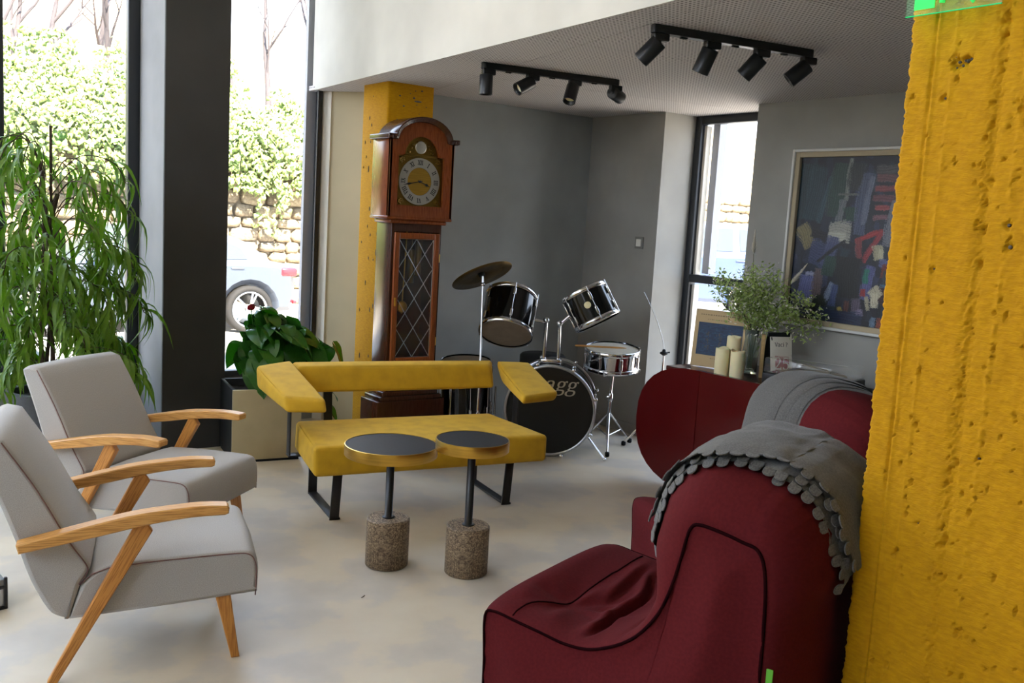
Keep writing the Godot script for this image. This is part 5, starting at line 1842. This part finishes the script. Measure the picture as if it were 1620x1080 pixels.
func build_painting() -> void:
	var t := thing("painting", "dark blue abstract painting in a pale frame above the desk", "painting", Vector3(4.54, 0.945, -2.9), -PI / 2)
	# local x runs towards the camera side, y up, z into the room
	var w := 1.28
	var h := 1.005
	var m := MB.new()
	for s in [-1.0, 1.0]:
		m.box(Vector3(s * (w / 2 - 0.008), h / 2, 0.025), Vector3(0.016, h, 0.05), 0.005, 2)
		m.box(Vector3(0, h / 2 + s * (h / 2 - 0.008), 0.025), Vector3(w - 0.03, 0.016, 0.05), 0.005, 2)
	put("frame", m, M.art_frame, t)
	m = MB.new()
	for s in [-1.0, 1.0]:
		m.box(Vector3(s * (w / 2 - 0.03), h / 2, 0.02), Vector3(0.03, h - 0.03, 0.03), 0.003)
		m.box(Vector3(0, h / 2 + s * (h / 2 - 0.03), 0.02), Vector3(w - 0.088, 0.03, 0.03), 0.003)
	put("liner", m, M.art_liner, t)
	# the canvas: u from left (far) to right, as seen; the left 0.6 m shows
	rng.seed = 200
	var W := 640
	var H := 500
	var im := Image.create(W, H, false, Image.FORMAT_RGB8)
	im.fill(Color("161a2c"))
	for k in 260:
		var p := Vector2(rng.randf() * W, rng.randf() * H)
		var c: Color = [Color("222c44"), Color("1a2034"), Color("30385a"), Color("24384a"), Color("16161f"), Color("353b62")][rng.randi() % 6]
		stroke(im, p, p + Vector2(rng.randfn(0, 18), rng.randfn(0, 60)), rng.randf_range(14, 34), c, 0.02)
	# [x0, y0, x1, y1, width, colour] in canvas pixels, 500 high
	for s in [
		[30, 20, 20, 190, 70, "17323f"], [70, 30, 50, 190, 50, "1d3848"], [110, 60, 80, 200, 14, "2d4a5a"],
		[150, 20, 130, 180, 50, "24423e"], [176, 6, 168, 130, 13, "7d8584"], [160, 128, 150, 200, 18, "6f7682"], [140, 112, 215, 112, 5, "6a706e"],
		[200, 20, 195, 100, 40, "252d33"], [190, 150, 190, 190, 36, "1c4238"],
		[238, 50, 218, 230, 34, "4d5678"], [250, 60, 232, 200, 14, "6a7494"],
		[120, 225, 195, 228, 52, "a6a7a4"], [122, 240, 180, 238, 22, "c0c0ba"],
		[20, 210, 60, 275, 40, "857a58"], [60, 230, 110, 245, 26, "14141c"],
		[265, 60, 330, 64, 20, "6c4650"], [262, 95, 330, 92, 14, "8e3f4a"], [258, 120, 325, 124, 16, "6e3c4c"], [268, 150, 318, 148, 12, "a0424c"], [262, 40, 335, 36, 20, "4d4a52"], [265, 178, 310, 176, 12, "84586a"],
		[215, 250, 300, 215, 12, "b0323a"], [300, 216, 245, 310, 14, "a43644"], [225, 240, 232, 300, 16, "8a3a44"],
		[338, 130, 322, 260, 34, "7e8092"], [350, 120, 340, 240, 22, "9596a4"], [375, 90, 370, 250, 30, "4c4e72"], [360, 30, 420, 34, 50, "86889a"], [352, 70, 392, 66, 34, "1a1a20"],
		[290, 258, 296, 300, 26, "b9b49c"], [300, 270, 302, 296, 14, "d0cab2"],
		[60, 290, 130, 300, 60, "3a4270"], [140, 240, 120, 330, 34, "4a5280"], [90, 320, 180, 250, 8, "14141c"], [175, 300, 172, 360, 40, "12121a"], [205, 300, 200, 420, 60, "0e0f16"],
		[300, 310, 400, 318, 20, "5a64a0"], [275, 320, 262, 420, 26, "5c62a2"], [262, 330, 260, 372, 14, "1f7a6c"],
		[310, 330, 370, 336, 30, "7a2c24"], [320, 330, 322, 380, 6, "30404a"], [336, 330, 338, 380, 6, "2c3a3c"], [352, 330, 354, 380, 6, "6a3a2a"], [375, 330, 372, 390, 14, "a83a34"], [310, 375, 370, 378, 8, "4a7aa0"], [308, 400, 380, 400, 40, "3a1c20"],
		[60, 365, 56, 455, 46, "6e74b4"], [52, 358, 86, 358, 10, "a4a8d0"], [50, 455, 86, 452, 10, "a8a690"], [100, 340, 96, 440, 26, "6a5a60"],
		[135, 300, 130, 360, 34, "20403a"], [150, 380, 128, 440, 14, "7d8cb0"], [160, 385, 156, 450, 18, "3c4a80"],
		[285, 385, 310, 410, 30, "cbc4b0"], [292, 400, 300, 440, 20, "d8d2c0"], [270, 410, 278, 450, 10, "b0ac98"],
		[255, 390, 258, 410, 14, "a02c34"], [235, 420, 240, 470, 24, "5e5470"], [240, 465, 262, 460, 18, "8a80a8"], [180, 452, 190, 470, 14, "b09a4a"], [205, 430, 205, 495, 14, "5a2c2c"],
		[90, 440, 130, 460, 40, "0f1a16"], [100, 480, 260, 490, 40, "1c2a52"], [30, 470, 60, 495, 40, "1a2c44"],
		[300, 470, 296, 498, 14, "6a84a8"], [322, 470, 318, 498, 14, "a04a34"], [345, 450, 340, 498, 20, "3c3f5e"],
		[430, 60, 440, 300, 60, "33406a"], [480, 100, 560, 130, 60, "5c5a70"], [520, 220, 500, 400, 70, "24304e"], [600, 60, 590, 300, 50, "3a4a58"], [560, 330, 610, 420, 40, "7a4a44"], [440, 380, 470, 480, 50, "1b2238"], [470, 200, 500, 260, 30, "a8a496"]]:
		stroke(im, Vector2(s[0], s[1]), Vector2(s[2], s[3]), s[4] * 1.35, Color(s[5]).lightened(0.06))
		stroke(im, Vector2(s[0] + 2, s[1]), Vector2(s[2] + 2, s[3]), s[4] * 1.15, Color(s[5]))
	var cm := StandardMaterial3D.new()
	cm.albedo_texture = ImageTexture.create_from_image(im)
	cm.roughness = 0.45
	cm.albedo_color = Color("d2d0c6")
	m = MB.new()
	m.flat()
	m.quad(Vector3(-w / 2 + 0.044, 0.044, 0.012), Vector3(w / 2 - 0.044, 0.044, 0.012), Vector3(w / 2 - 0.044, h - 0.044, 0.012), Vector3(-w / 2 + 0.044, h - 0.044, 0.012))
	put("canvas", m, cm, t)
	put("backing", one_box(Vector3(0, h / 2, 0.006), Vector3(w - 0.04, h - 0.04, 0.01)), M.black_matte, t)
	var sw := thing("light_switch", "grey square light switch on the far right wall above the drums", "light switch", Vector3(4.54, 1.348, -4.807), -PI / 2)
	put("plate", one_box(Vector3(0, 0, 0.005), Vector3(0.082, 0.082, 0.01), 0.004, 2), M.plastic_gray, sw)
	put("rocker", one_box(Vector3(0, 0, 0.011), Vector3(0.046, 0.05, 0.008), 0.003, 2), M.plastic_white, sw)

func build_lights() -> void:
	var cr := Vector3(0.81, 0, 0.59)
	var tc := Vector3(-0.59, 0, 0.81)
	var specs := [
		["black four-lamp track light on the ceiling, the one nearer the yellow column", Vector3(2.968, 2.232, -2.672), -0.195, 0.8, [cr * -0.62 + Vector3(0, -0.68, 0) + tc * -0.25, cr * -0.3 + Vector3(0, -0.88, 0) + tc * -0.25, cr * -0.55 + Vector3(0, -0.7, 0) + tc * -0.3, cr * -0.68 + Vector3(0, -0.62, 0) + tc * -0.15]],
		["black four-lamp track light on the ceiling, the one before the grey back wall", Vector3(3.055, 2.232, -3.985), -0.205, 0.8, [Vector3(0.02, -1, 0), cr * -0.72 + Vector3(0, -0.48, 0) + tc * 0.42, cr * -0.18 + Vector3(0, -0.85, 0) + tc * 0.42, cr * 0.5 + Vector3(0, -0.15, 0) + tc * -0.8]]]
	for s in specs:
		var t := thing("track_light", s[0], "track light", s[1], s[2], "black track lights on the ceiling")
		var L: float = s[3]
		var m := MB.new()
		var poly := []
		for k in 9:
			var a := lerpf(-PI / 2, PI / 2, k / 8.0)
			poly.append(Vector2(L / 2 - 0.02 + cos(a) * 0.02, sin(a) * 0.02))
		for k in 9:
			var a := lerpf(PI / 2, PI * 1.5, k / 8.0)
			poly.append(Vector2(-L / 2 + 0.02 + cos(a) * 0.02, sin(a) * 0.02))
		slab(m, poly, -0.032, 0.0, 0.002)
		var rail := put("rail", m, M.black, t)
		for k in 3:
			put("clip", one_box(Vector3((k - 1) * 0.25, -0.035, 0), Vector3(0.03, 0.006, 0.012), 0.001), M.black_matte, rail)
		for k in 4:
			var x := -L / 2 + 0.03 + k * (L - 0.06) / 3.0
			var d: Vector3 = (Basis(Vector3.UP, -float(s[2])) * (s[4][k] as Vector3)).normalized()
			var head := Vector3(x, -0.07, 0)
			var jm := MB.new()
			jm.box(Vector3(x + 0.012, -0.045, 0), Vector3(0.07, 0.03, 0.034), 0.006)
			jm.ball(head, Vector3(0.017, 0.02, 0.017), 12, 8)
			put("lamp_mount", jm, M.black, t)
			var lm := MB.new()
			lm.lathe([Vector2(0.0, 0.0), Vector2(0.031, 0.0), Vector2(0.034, 0.003), Vector2(0.034, 0.097), Vector2(0.034, 0.1), Vector2(0.031, 0.1), Vector2(0.03, 0.085), Vector2(0.024, 0.078)], 28)
			var b := frame_of(d, Vector3(0.3, 0.2, 0.9))
			var lh := put("lamp_head", lm, M.black, t, Transform3D(b, head - d * 0.012))
			var dm := MB.new()
			dm.lathe([Vector2(0.028, 0.08), Vector2(0.015, 0.077), Vector2(0.0, 0.076)], 20)
			put("lens", dm, M.cream, lh)

func build_sign() -> void:
	var t := thing("exit_sign", "glowing green acrylic exit sign fixed high on the big yellow column", "exit sign", Vector3(1.93, 1.943, -1.145), -PI / 2)
	# local x runs towards the camera side along the column, z out into the room
	var clear := StandardMaterial3D.new()
	clear.albedo_color = Color(0.8, 1.0, 0.88, 0.05)
	clear.roughness = 0.04
	clear.metallic_specular = 0.15
	clear.transparency = BaseMaterial3D.TRANSPARENCY_ALPHA
	put("acrylic_pane", one_box(Vector3(0, 0.1, 0), Vector3(0.212, 0.2, 0.004)), clear, t)
	var glow := StandardMaterial3D.new()
	glow.albedo_color = Color("1fae62")
	glow.emission_enabled = true
	glow.emission = Color("2fe08a")
	glow.emission_energy_multiplier = 0.045
	put("lit_edge", one_box(Vector3(0, 0.0008, 0), Vector3(0.212, 0.0016, 0.0045)), glow, t)
	var sym := StandardMaterial3D.new()
	sym.albedo_color = Color("3ccf62")
	sym.emission_enabled = true
	sym.emission = Color("46ee6c")
	sym.emission_energy_multiplier = 0.06
	var m := MB.new()
	m.box(Vector3(-0.062, 0.082, 0.003), Vector3(0.047, 0.14, 0.002))
	put("doorway_symbol", m, sym, t)
	m = MB.new()
	m.tube([Vector3(-0.006, 0.1, 0.003), Vector3(0.0, 0.07, 0.003)], 0.008, 8)
	m.tube([Vector3(0.0, 0.07, 0.003), Vector3(-0.02, 0.045, 0.003), Vector3(-0.022, 0.02, 0.003)], 0.006, 8)
	m.tube([Vector3(0.0, 0.07, 0.003), Vector3(0.018, 0.05, 0.003), Vector3(0.04, 0.04, 0.003)], 0.006, 8)
	m.tube([Vector3(-0.006, 0.1, 0.003), Vector3(-0.03, 0.09, 0.003)], 0.005, 8)
	m.tube([Vector3(-0.006, 0.1, 0.003), Vector3(0.02, 0.085, 0.003)], 0.005, 8)
	m.ball(Vector3(-0.012, 0.122, 0.003), Vector3(0.011, 0.011, 0.004), 12, 8)
	m.tube([Vector3(0.046, 0.11, 0.003), Vector3(0.046, 0.03, 0.003)], 0.006, 8)
	m.tube([Vector3(0.03, 0.035, 0.003), Vector3(0.046, 0.015, 0.003), Vector3(0.062, 0.035, 0.003)], 0.006, 8)
	put("running_figure_and_arrow", m, sym, t)
	put("housing", one_box(Vector3(0, 0.225, -0.012), Vector3(0.235, 0.05, 0.075), 0.008), M.plastic_white, t)
	var l := OmniLight3D.new()
	l.name = "exit_sign_light"
	l.light_color = Color(0.25, 1.0, 0.45)
	l.light_energy = 0.0022
	l.light_size = 0.08
	l.omni_range = 12
	l.omni_attenuation = 2
	l.shadow_enabled = true
	l.position = Vector3(1.905, 2.03, -1.2)
	add_child(l)

# ---------- plants
func long_leaf(len: float, w: float, droop: float) -> ArrayMesh:
	var m := MB.new()
	m.smooth()
	var rows := []
	for i in 7:
		var f := i / 6.0
		var ww := w * sin(PI * pow(f * 0.94 + 0.05, 0.75))
		var y := len * (f * 0.35 - droop * f * f)
		var z := len * (f * (1.0 - 0.35 * f * droop))
		rows.append([Vector3(-ww, y + ww * 0.35, z), Vector3(0, y, z), Vector3(ww, y + ww * 0.35, z)])
	m.sheet(rows)
	return m.mesh()

func heart_leaf(len: float, w: float, curl: float) -> ArrayMesh:
	# base at the origin where the stalk joins, blade along +z, face up
	var m := MB.new()
	m.smooth()
	var rows := []
	for i in 10:
		var f := i / 9.0
		var z := lerpf(-0.22, 1.0, f)
		var hw := 0.0
		if z < 0:
			hw = 0.34 * sqrt(maxf(0.0, 1.0 - pow((z + 0.0) / -0.22, 2.0))) + 0.06
		else:
			hw = 0.46 * pow(maxf(0.0, 1.0 - pow(z, 1.7)), 0.8) * (0.86 + 0.5 * z * (1.0 - z))
		var row := []
		for j in 9:
			var s := -1.0 + j / 4.0
			var x := s * hw * w / 0.5 * len
			var zz := z
			if z < 0.0:
				zz = z * smoothstep(0.0, 0.5, absf(s))
			var y := -curl * zz * zz * len + 0.1 * len * (absf(s) - s * s * 0.5) * hw * 2.0 + 0.015 * len * sin(zz * 9.0) * absf(s)
			row.append(Vector3(x, y, zz * len))
		rows.append(row)
	m.sheet(rows)
	return m.mesh()

func build_ficus() -> void:
	var t := thing("potted_tree", "tall indoor tree with long drooping leaves in a grey pot", "plant", Vector3(0.86, 0, -5.22))
	var m := MB.new()
	m.lathe([Vector2(0, 0.0), Vector2(0.15, 0.0), Vector2(0.155, 0.01), Vector2(0.2, 0.44), Vector2(0.2, 0.45), Vector2(0.2, 0.45), Vector2(0.165, 0.45), Vector2(0.165, 0.45), Vector2(0.155, 0.4)], 40)
	put("pot", m, M.pot, t)
	m = MB.new()
	m.lathe([Vector2(0.16, 0.41), Vector2(0.1, 0.42), Vector2(0, 0.425)], 24)
	put("soil", m, M.soil, t)
	rng.seed = 300
	put("support_cane", one_tube([Vector3(0.02, 0.4, 0.0), Vector3(0.02, 1.785, 0.0)], 0.007, 8), M.bark, t)
	for k in 3:
		var a := TAU * k / 3
		put("trunk", one_tube(catmull([Vector3(cos(a) * 0.03, 0.4, sin(a) * 0.03), Vector3(cos(a + 1) * 0.03, 0.75, sin(a + 1) * 0.03), Vector3(cos(a + 2.4) * 0.025, 1.1, sin(a + 2.4) * 0.025), Vector3(cos(a) * 0.05, 1.45 + k * 0.08, sin(a) * 0.05)], 5), 0.011 - k * 0.001, 8), M.bark, t)
	var leaves := [long_leaf(0.19, 0.0095, 0.95), long_leaf(0.22, 0.0105, 1.15), long_leaf(0.17, 0.009, 0.6)]
	var bm := MB.new()
	var spots := []
	for k in 76:
		var h := 0.6 + 1.12 * pow(float(k) / 75.0, 0.9)
		var a := k * 2.4 + rng.randf_range(-0.3, 0.3)
		var reach := rng.randf_range(0.2, 0.42) * (1.0 - 0.35 * smoothstep(1.45, 1.75, h))
		if k > 70:
			a = PI + (k - 73) * 0.5
			reach = 0.2
		var d := Vector3(cos(a), 0, sin(a))
		var p0 := Vector3(0, h - 0.12, 0) + d * 0.02
		var p1 := Vector3(0, h + 0.02, 0) + d * reach * 0.5
		var p2 := Vector3(0, h - 0.0, 0) + d * reach
		var p3 := Vector3(0, h - 0.1, 0) + d * (reach + 0.06)
		var pts := catmull([p0, p1, p2, p3], 6)
		bm.tube(pts, 0.0028, 5, false)
		for i in range(5 if h < 1.3 else 9, pts.size()):
			spots.append([pts[i], d, 1.0])
			if h < 1.2 and (i % 2 == 0 or i > 10):
				spots.append([pts[i], d, 1.0])
	put("twigs", bm, M.bark, t)
	var rest := []
	for i in spots.size():
		var dir: Vector3 = spots[i][1]
		var yaw := atan2(dir.x, dir.z) + rng.randfn(0, 0.75)
		var b := Basis(Vector3.UP, yaw) * Basis(Vector3.RIGHT, rng.randf_range(0.15, 1.0)) * Basis(Vector3.BACK, rng.randf_range(-0.5, 0.5))
		var tr := Transform3D(b.scaled(Vector3.ONE * rng.randf_range(0.75, 1.2)), spots[i][0])
		rest.append([tr, dir.dot(Vector3(-0.3, 0, 1))])
	rest.sort_custom(func(x, y): return x[1] > y[1])
	var mm := MultiMesh.new()
	mm.transform_format = MultiMesh.TRANSFORM_3D
	mm.mesh = leaves[1]
	mm.instance_count = maxi(rest.size() - 296, 0)
	for i in rest.size():
		if i < 296:
			put("leaf", leaves[i % 3], M.leaf_long, t, rest[i][0])
		else:
			mm.set_instance_transform(i - 296, rest[i][0])
	var mi := MultiMeshInstance3D.new()
	mi.name = "foliage"
	mi.multimesh = mm
	mi.material_override = M.leaf_long
	t.add_child(mi)
	tag(mi, "", "", "", "stuff")

func broad_leaves(t: Node3D, base: Vector3, count: int, spread: Vector3, lift: float, sizes: Array, sd: int, extra := [], away := Vector2.ZERO) -> void:
	rng.seed = sd
	var shapes := [heart_leaf(sizes[0], 0.54, 0.35), heart_leaf(sizes[1], 0.56, 0.55), heart_leaf((sizes[0] + sizes[1]) / 2, 0.5, 0.2)]
	for k in count + extra.size():
		var a := k * 2.4 + rng.randf_range(-0.4, 0.4)
		var f := sqrt((k + 0.5) / count)
		var tip := base + Vector3(cos(a) * spread.x * f, lift + spread.y * (1.0 - f * f * rng.randf_range(0.5, 1.1)), sin(a) * spread.z * f)
		if k >= count:
			tip = extra[k - count]
			a = atan2(tip.z - base.z, tip.x - base.x)
		var out := Vector2(cos(a), sin(a))
		var against := out.dot(away)
		if against < -0.1:
			# turned away from the wall beside it
			out -= away * against * (1.7 if away.y != 0.0 else 1.2)
			var off := Vector2(tip.x - base.x, tip.z - base.z)
			off -= away * off.dot(away) * 0.62
			tip = Vector3(base.x + off.x, tip.y, base.z + off.y)
		var root := base + Vector3(cos(a), 0, sin(a)) * 0.03
		var st := put("leaf_stalk", one_tube(catmull([root, root.lerp(tip, 0.5) + Vector3(0, 0.07, 0), tip], 4), 0.0028, 5), M.leaf_big, t)
		var yaw := atan2(out.x, out.y) + rng.randfn(0, 0.55 if away.y == 0.0 else 0.3)
		var b := Basis(Vector3.UP, yaw) * Basis(Vector3.RIGHT, rng.randf_range(0.1, 1.1)) * Basis(Vector3.BACK, rng.randf_range(-0.5, 0.5))
		put("leaf", shapes[k % 3], M.leaf_big, st, Transform3D(b.scaled(Vector3.ONE * rng.randf_range(0.8, 1.15)), tip))

func build_plants() -> void:
	build_ficus()
	var t := thing("planter", "champagne-fronted metal planter of big glossy heart-shaped leaves and one red flower", "planter", Vector3(1.995, 0, -5.224), -0.15)
	var m := MB.new()
	m.box(Vector3(0, 0.2175, 0.185), Vector3(0.39, 0.405, 0.02), 0.003)
	put("front_panel", m, M.planter, t)
	m = MB.new()
	m.box(Vector3(0, 0.2175, -0.185), Vector3(0.39, 0.405, 0.02), 0.003)
	m.box(Vector3(-0.185, 0.2175, 0), Vector3(0.02, 0.405, 0.35), 0.003)
	m.box(Vector3(0.185, 0.2175, 0), Vector3(0.02, 0.405, 0.35), 0.003)
	put("box", m, M.black_matte, t)
	put("base", one_box(Vector3(0, 0.0075, 0), Vector3(0.375, 0.015, 0.375)), M.black_matte, t)
	put("soil", one_box(Vector3(0, 0.2, 0), Vector3(0.35, 0.36, 0.35)), M.soil, t)
	broad_leaves(t, Vector3(0.02, 0.38, -0.02), 84, Vector3(0.29, 0.38, 0.22), 0.08, [0.13, 0.17], 310, [Vector3(0.25, 0.72 - 0.02, 0.02), Vector3(0.36, 0.66, 0.04), Vector3(0.43, 0.64, 0.04), Vector3(0.2, 0.56, 0.12), Vector3(0.42, 0.36, -0.12), Vector3(0.4, 0.28, 0.02), Vector3(-0.02, 0.86, 0.0), Vector3(-0.06, 0.82, -0.02), Vector3(0.06, 0.8, 0.02), Vector3(-0.04, 0.76, 0.05), Vector3(0.1, 0.72, 0.03), Vector3(0.16, 0.66, 0.0)], Vector2(1, 0))
	m = MB.new()
	var fp := Vector3(-0.07, 0.86, 0.02)
	m.tube(catmull([Vector3(0, 0.38, 0), Vector3(-0.04, 0.66, 0.02), fp], 5), 0.003, 5)
	put("flower_stalk", m, M.leaf_big, t)
	var sp := put("red_flower", heart_leaf(0.06, 0.45, 0.3), M.flower_red, t, Transform3D(Basis(Vector3.RIGHT, -0.9), fp))
	put("spadix", one_tube([Vector3(0, 0.002, 0.005), Vector3(0, 0.03, 0.02)], 0.0035, 6), M.cream, sp)
	for p in [["broad-leaved plant in a dark pot in the corner by the dark pier", Vector3(1.22, 0, -5.66), 22, 0.15, 320], ["broad-leaved plant in a dark pot against the window behind the tall tree", Vector3(0.62, 0, -5.7), 30, 0.26, 330]]:
		var b := thing("potted_plant", p[0], "plant", p[1], 0.0, "broad-leaved plants in dark pots by the window")
		m = MB.new()
		m.lathe([Vector2(0, 0), Vector2(0.1, 0), Vector2(0.13, 0.26), Vector2(0.13, 0.26), Vector2(0.115, 0.26), Vector2(0.11, 0.22)], 28)
		put("pot", m, M.black_matte, b)
		m = MB.new()
		m.lathe([Vector2(0.115, 0.23), Vector2(0, 0.235)], 20)
		put("soil", m, M.soil, b)
		broad_leaves(b, Vector3(0, 0.23, 0), p[2], Vector3(p[3], 0.34, p[3]), 0.12, [0.13, 0.16], p[4], [], Vector2(-0.8, 0.6) if p[2] < 25 else Vector2(0, 1))

func build_extras() -> void:
	var t := thing("floor_box", "low metal box with dark edges on the floor at the frame's left edge", "metal box", Vector3(0.29, 0, -3.62), 0.1)
	put("body", one_box(Vector3(0, 0.058, 0), Vector3(0.29, 0.1, 0.2), 0.004), M.chrome_rough, t)
	var m := MB.new()
	for y in [0.006, 0.08]:
		m.box(Vector3(0, y, 0.1), Vector3(0.3, 0.012, 0.012), 0.003)
		m.box(Vector3(0, y, -0.1), Vector3(0.3, 0.012, 0.012), 0.003)
	for x in [-0.146, 0.146]:
		for z in [-0.1, 0.1]:
			m.box(Vector3(x, 0.058, z), Vector3(0.012, 0.116, 0.012), 0.003)
	put("edge_strip", m, M.black, t)

	var tw := put("wood_splinter", one_tube([Vector3(-0.012, 0.002, 0), Vector3(0, 0.0025, 0.001), Vector3(0.013, 0.002, -0.003)], 0.0018, 5), M.bark, self, Transform3D(Basis(Vector3.UP, 0.5), Vector3(1.588, 0, -3.05)))
	tag(tw, "tiny brown wood splinter lying on the pale floor before the tables", "splinter")

func _ready() -> void:
	var cam := Camera3D.new()
	cam.name = "camera"
	cam.position = Vector3(0, 1.45, 0)
	cam.basis = Basis(Vector3.UP, deg_to_rad(-36)) * Basis(Vector3.RIGHT, deg_to_rad(-7.35)) * Basis(Vector3.BACK, deg_to_rad(3.35))
	cam.fov = rad_to_deg(2.0 * atan(540.0 / 1480.0))
	cam.near = 0.05
	cam.far = 200
	add_child(cam)
	cam.current = true
	var env := Environment.new()
	env.background_mode = Environment.BG_SKY
	var sky := Sky.new()
	var ps := ProceduralSkyMaterial.new()
	ps.sky_top_color = Color(0.78, 0.87, 1.0)
	ps.sky_horizon_color = Color(0.94, 0.97, 1.0)
	ps.ground_bottom_color = Color(0.5, 0.48, 0.45)
	ps.ground_horizon_color = Color(0.94, 0.97, 1.0)
	ps.sky_curve = 0.25
	ps.sun_angle_max = 2.0
	sky.sky_material = ps
	env.sky = sky
	env.background_energy_multiplier = 1.0
	env.tonemap_mode = Environment.TONE_MAPPER_LINEAR
	env.tonemap_exposure = 8.2
	env.sdfgi_enabled = true
	env.ssao_enabled = true
	env.ssil_enabled = true
	var we := WorldEnvironment.new()
	we.name = "environment"
	we.environment = env
	add_child(we)
	var sun := DirectionalLight3D.new()
	sun.name = "sun"
	sun.light_color = Color(1.0, 0.94, 0.84)
	sun.light_energy = 2.2
	sun.light_angular_distance = 0.6
	sun.shadow_enabled = true
	sun.basis = Basis.looking_at(Vector3(0.12, -0.72, -0.66), Vector3.UP)
	add_child(sun)
	make_materials()
	build_setting()
	armchair("grey armchair nearest the camera, seen from its side, with oak arms", Vector3(0.691, 0, -3.131), -0.241)
	armchair("grey armchair farther back, turned towards the tables, beside the potted tree", Vector3(1.01, 0, -4.096), -0.9)
	build_sofa()
	side_table("larger, lower round side table with black top and brass rim", Vector3(1.825, 0, -3.31), 0.513, 0.191)
	side_table("smaller, taller round side table with black top, at the right", Vector3(2.073, 0, -3.084), 0.563, 0.15)
	build_clock()
	build_drums()
	build_desk()
	build_bags()
	build_painting()
	build_lights()
	build_sign()
	build_plants()
	build_extras()
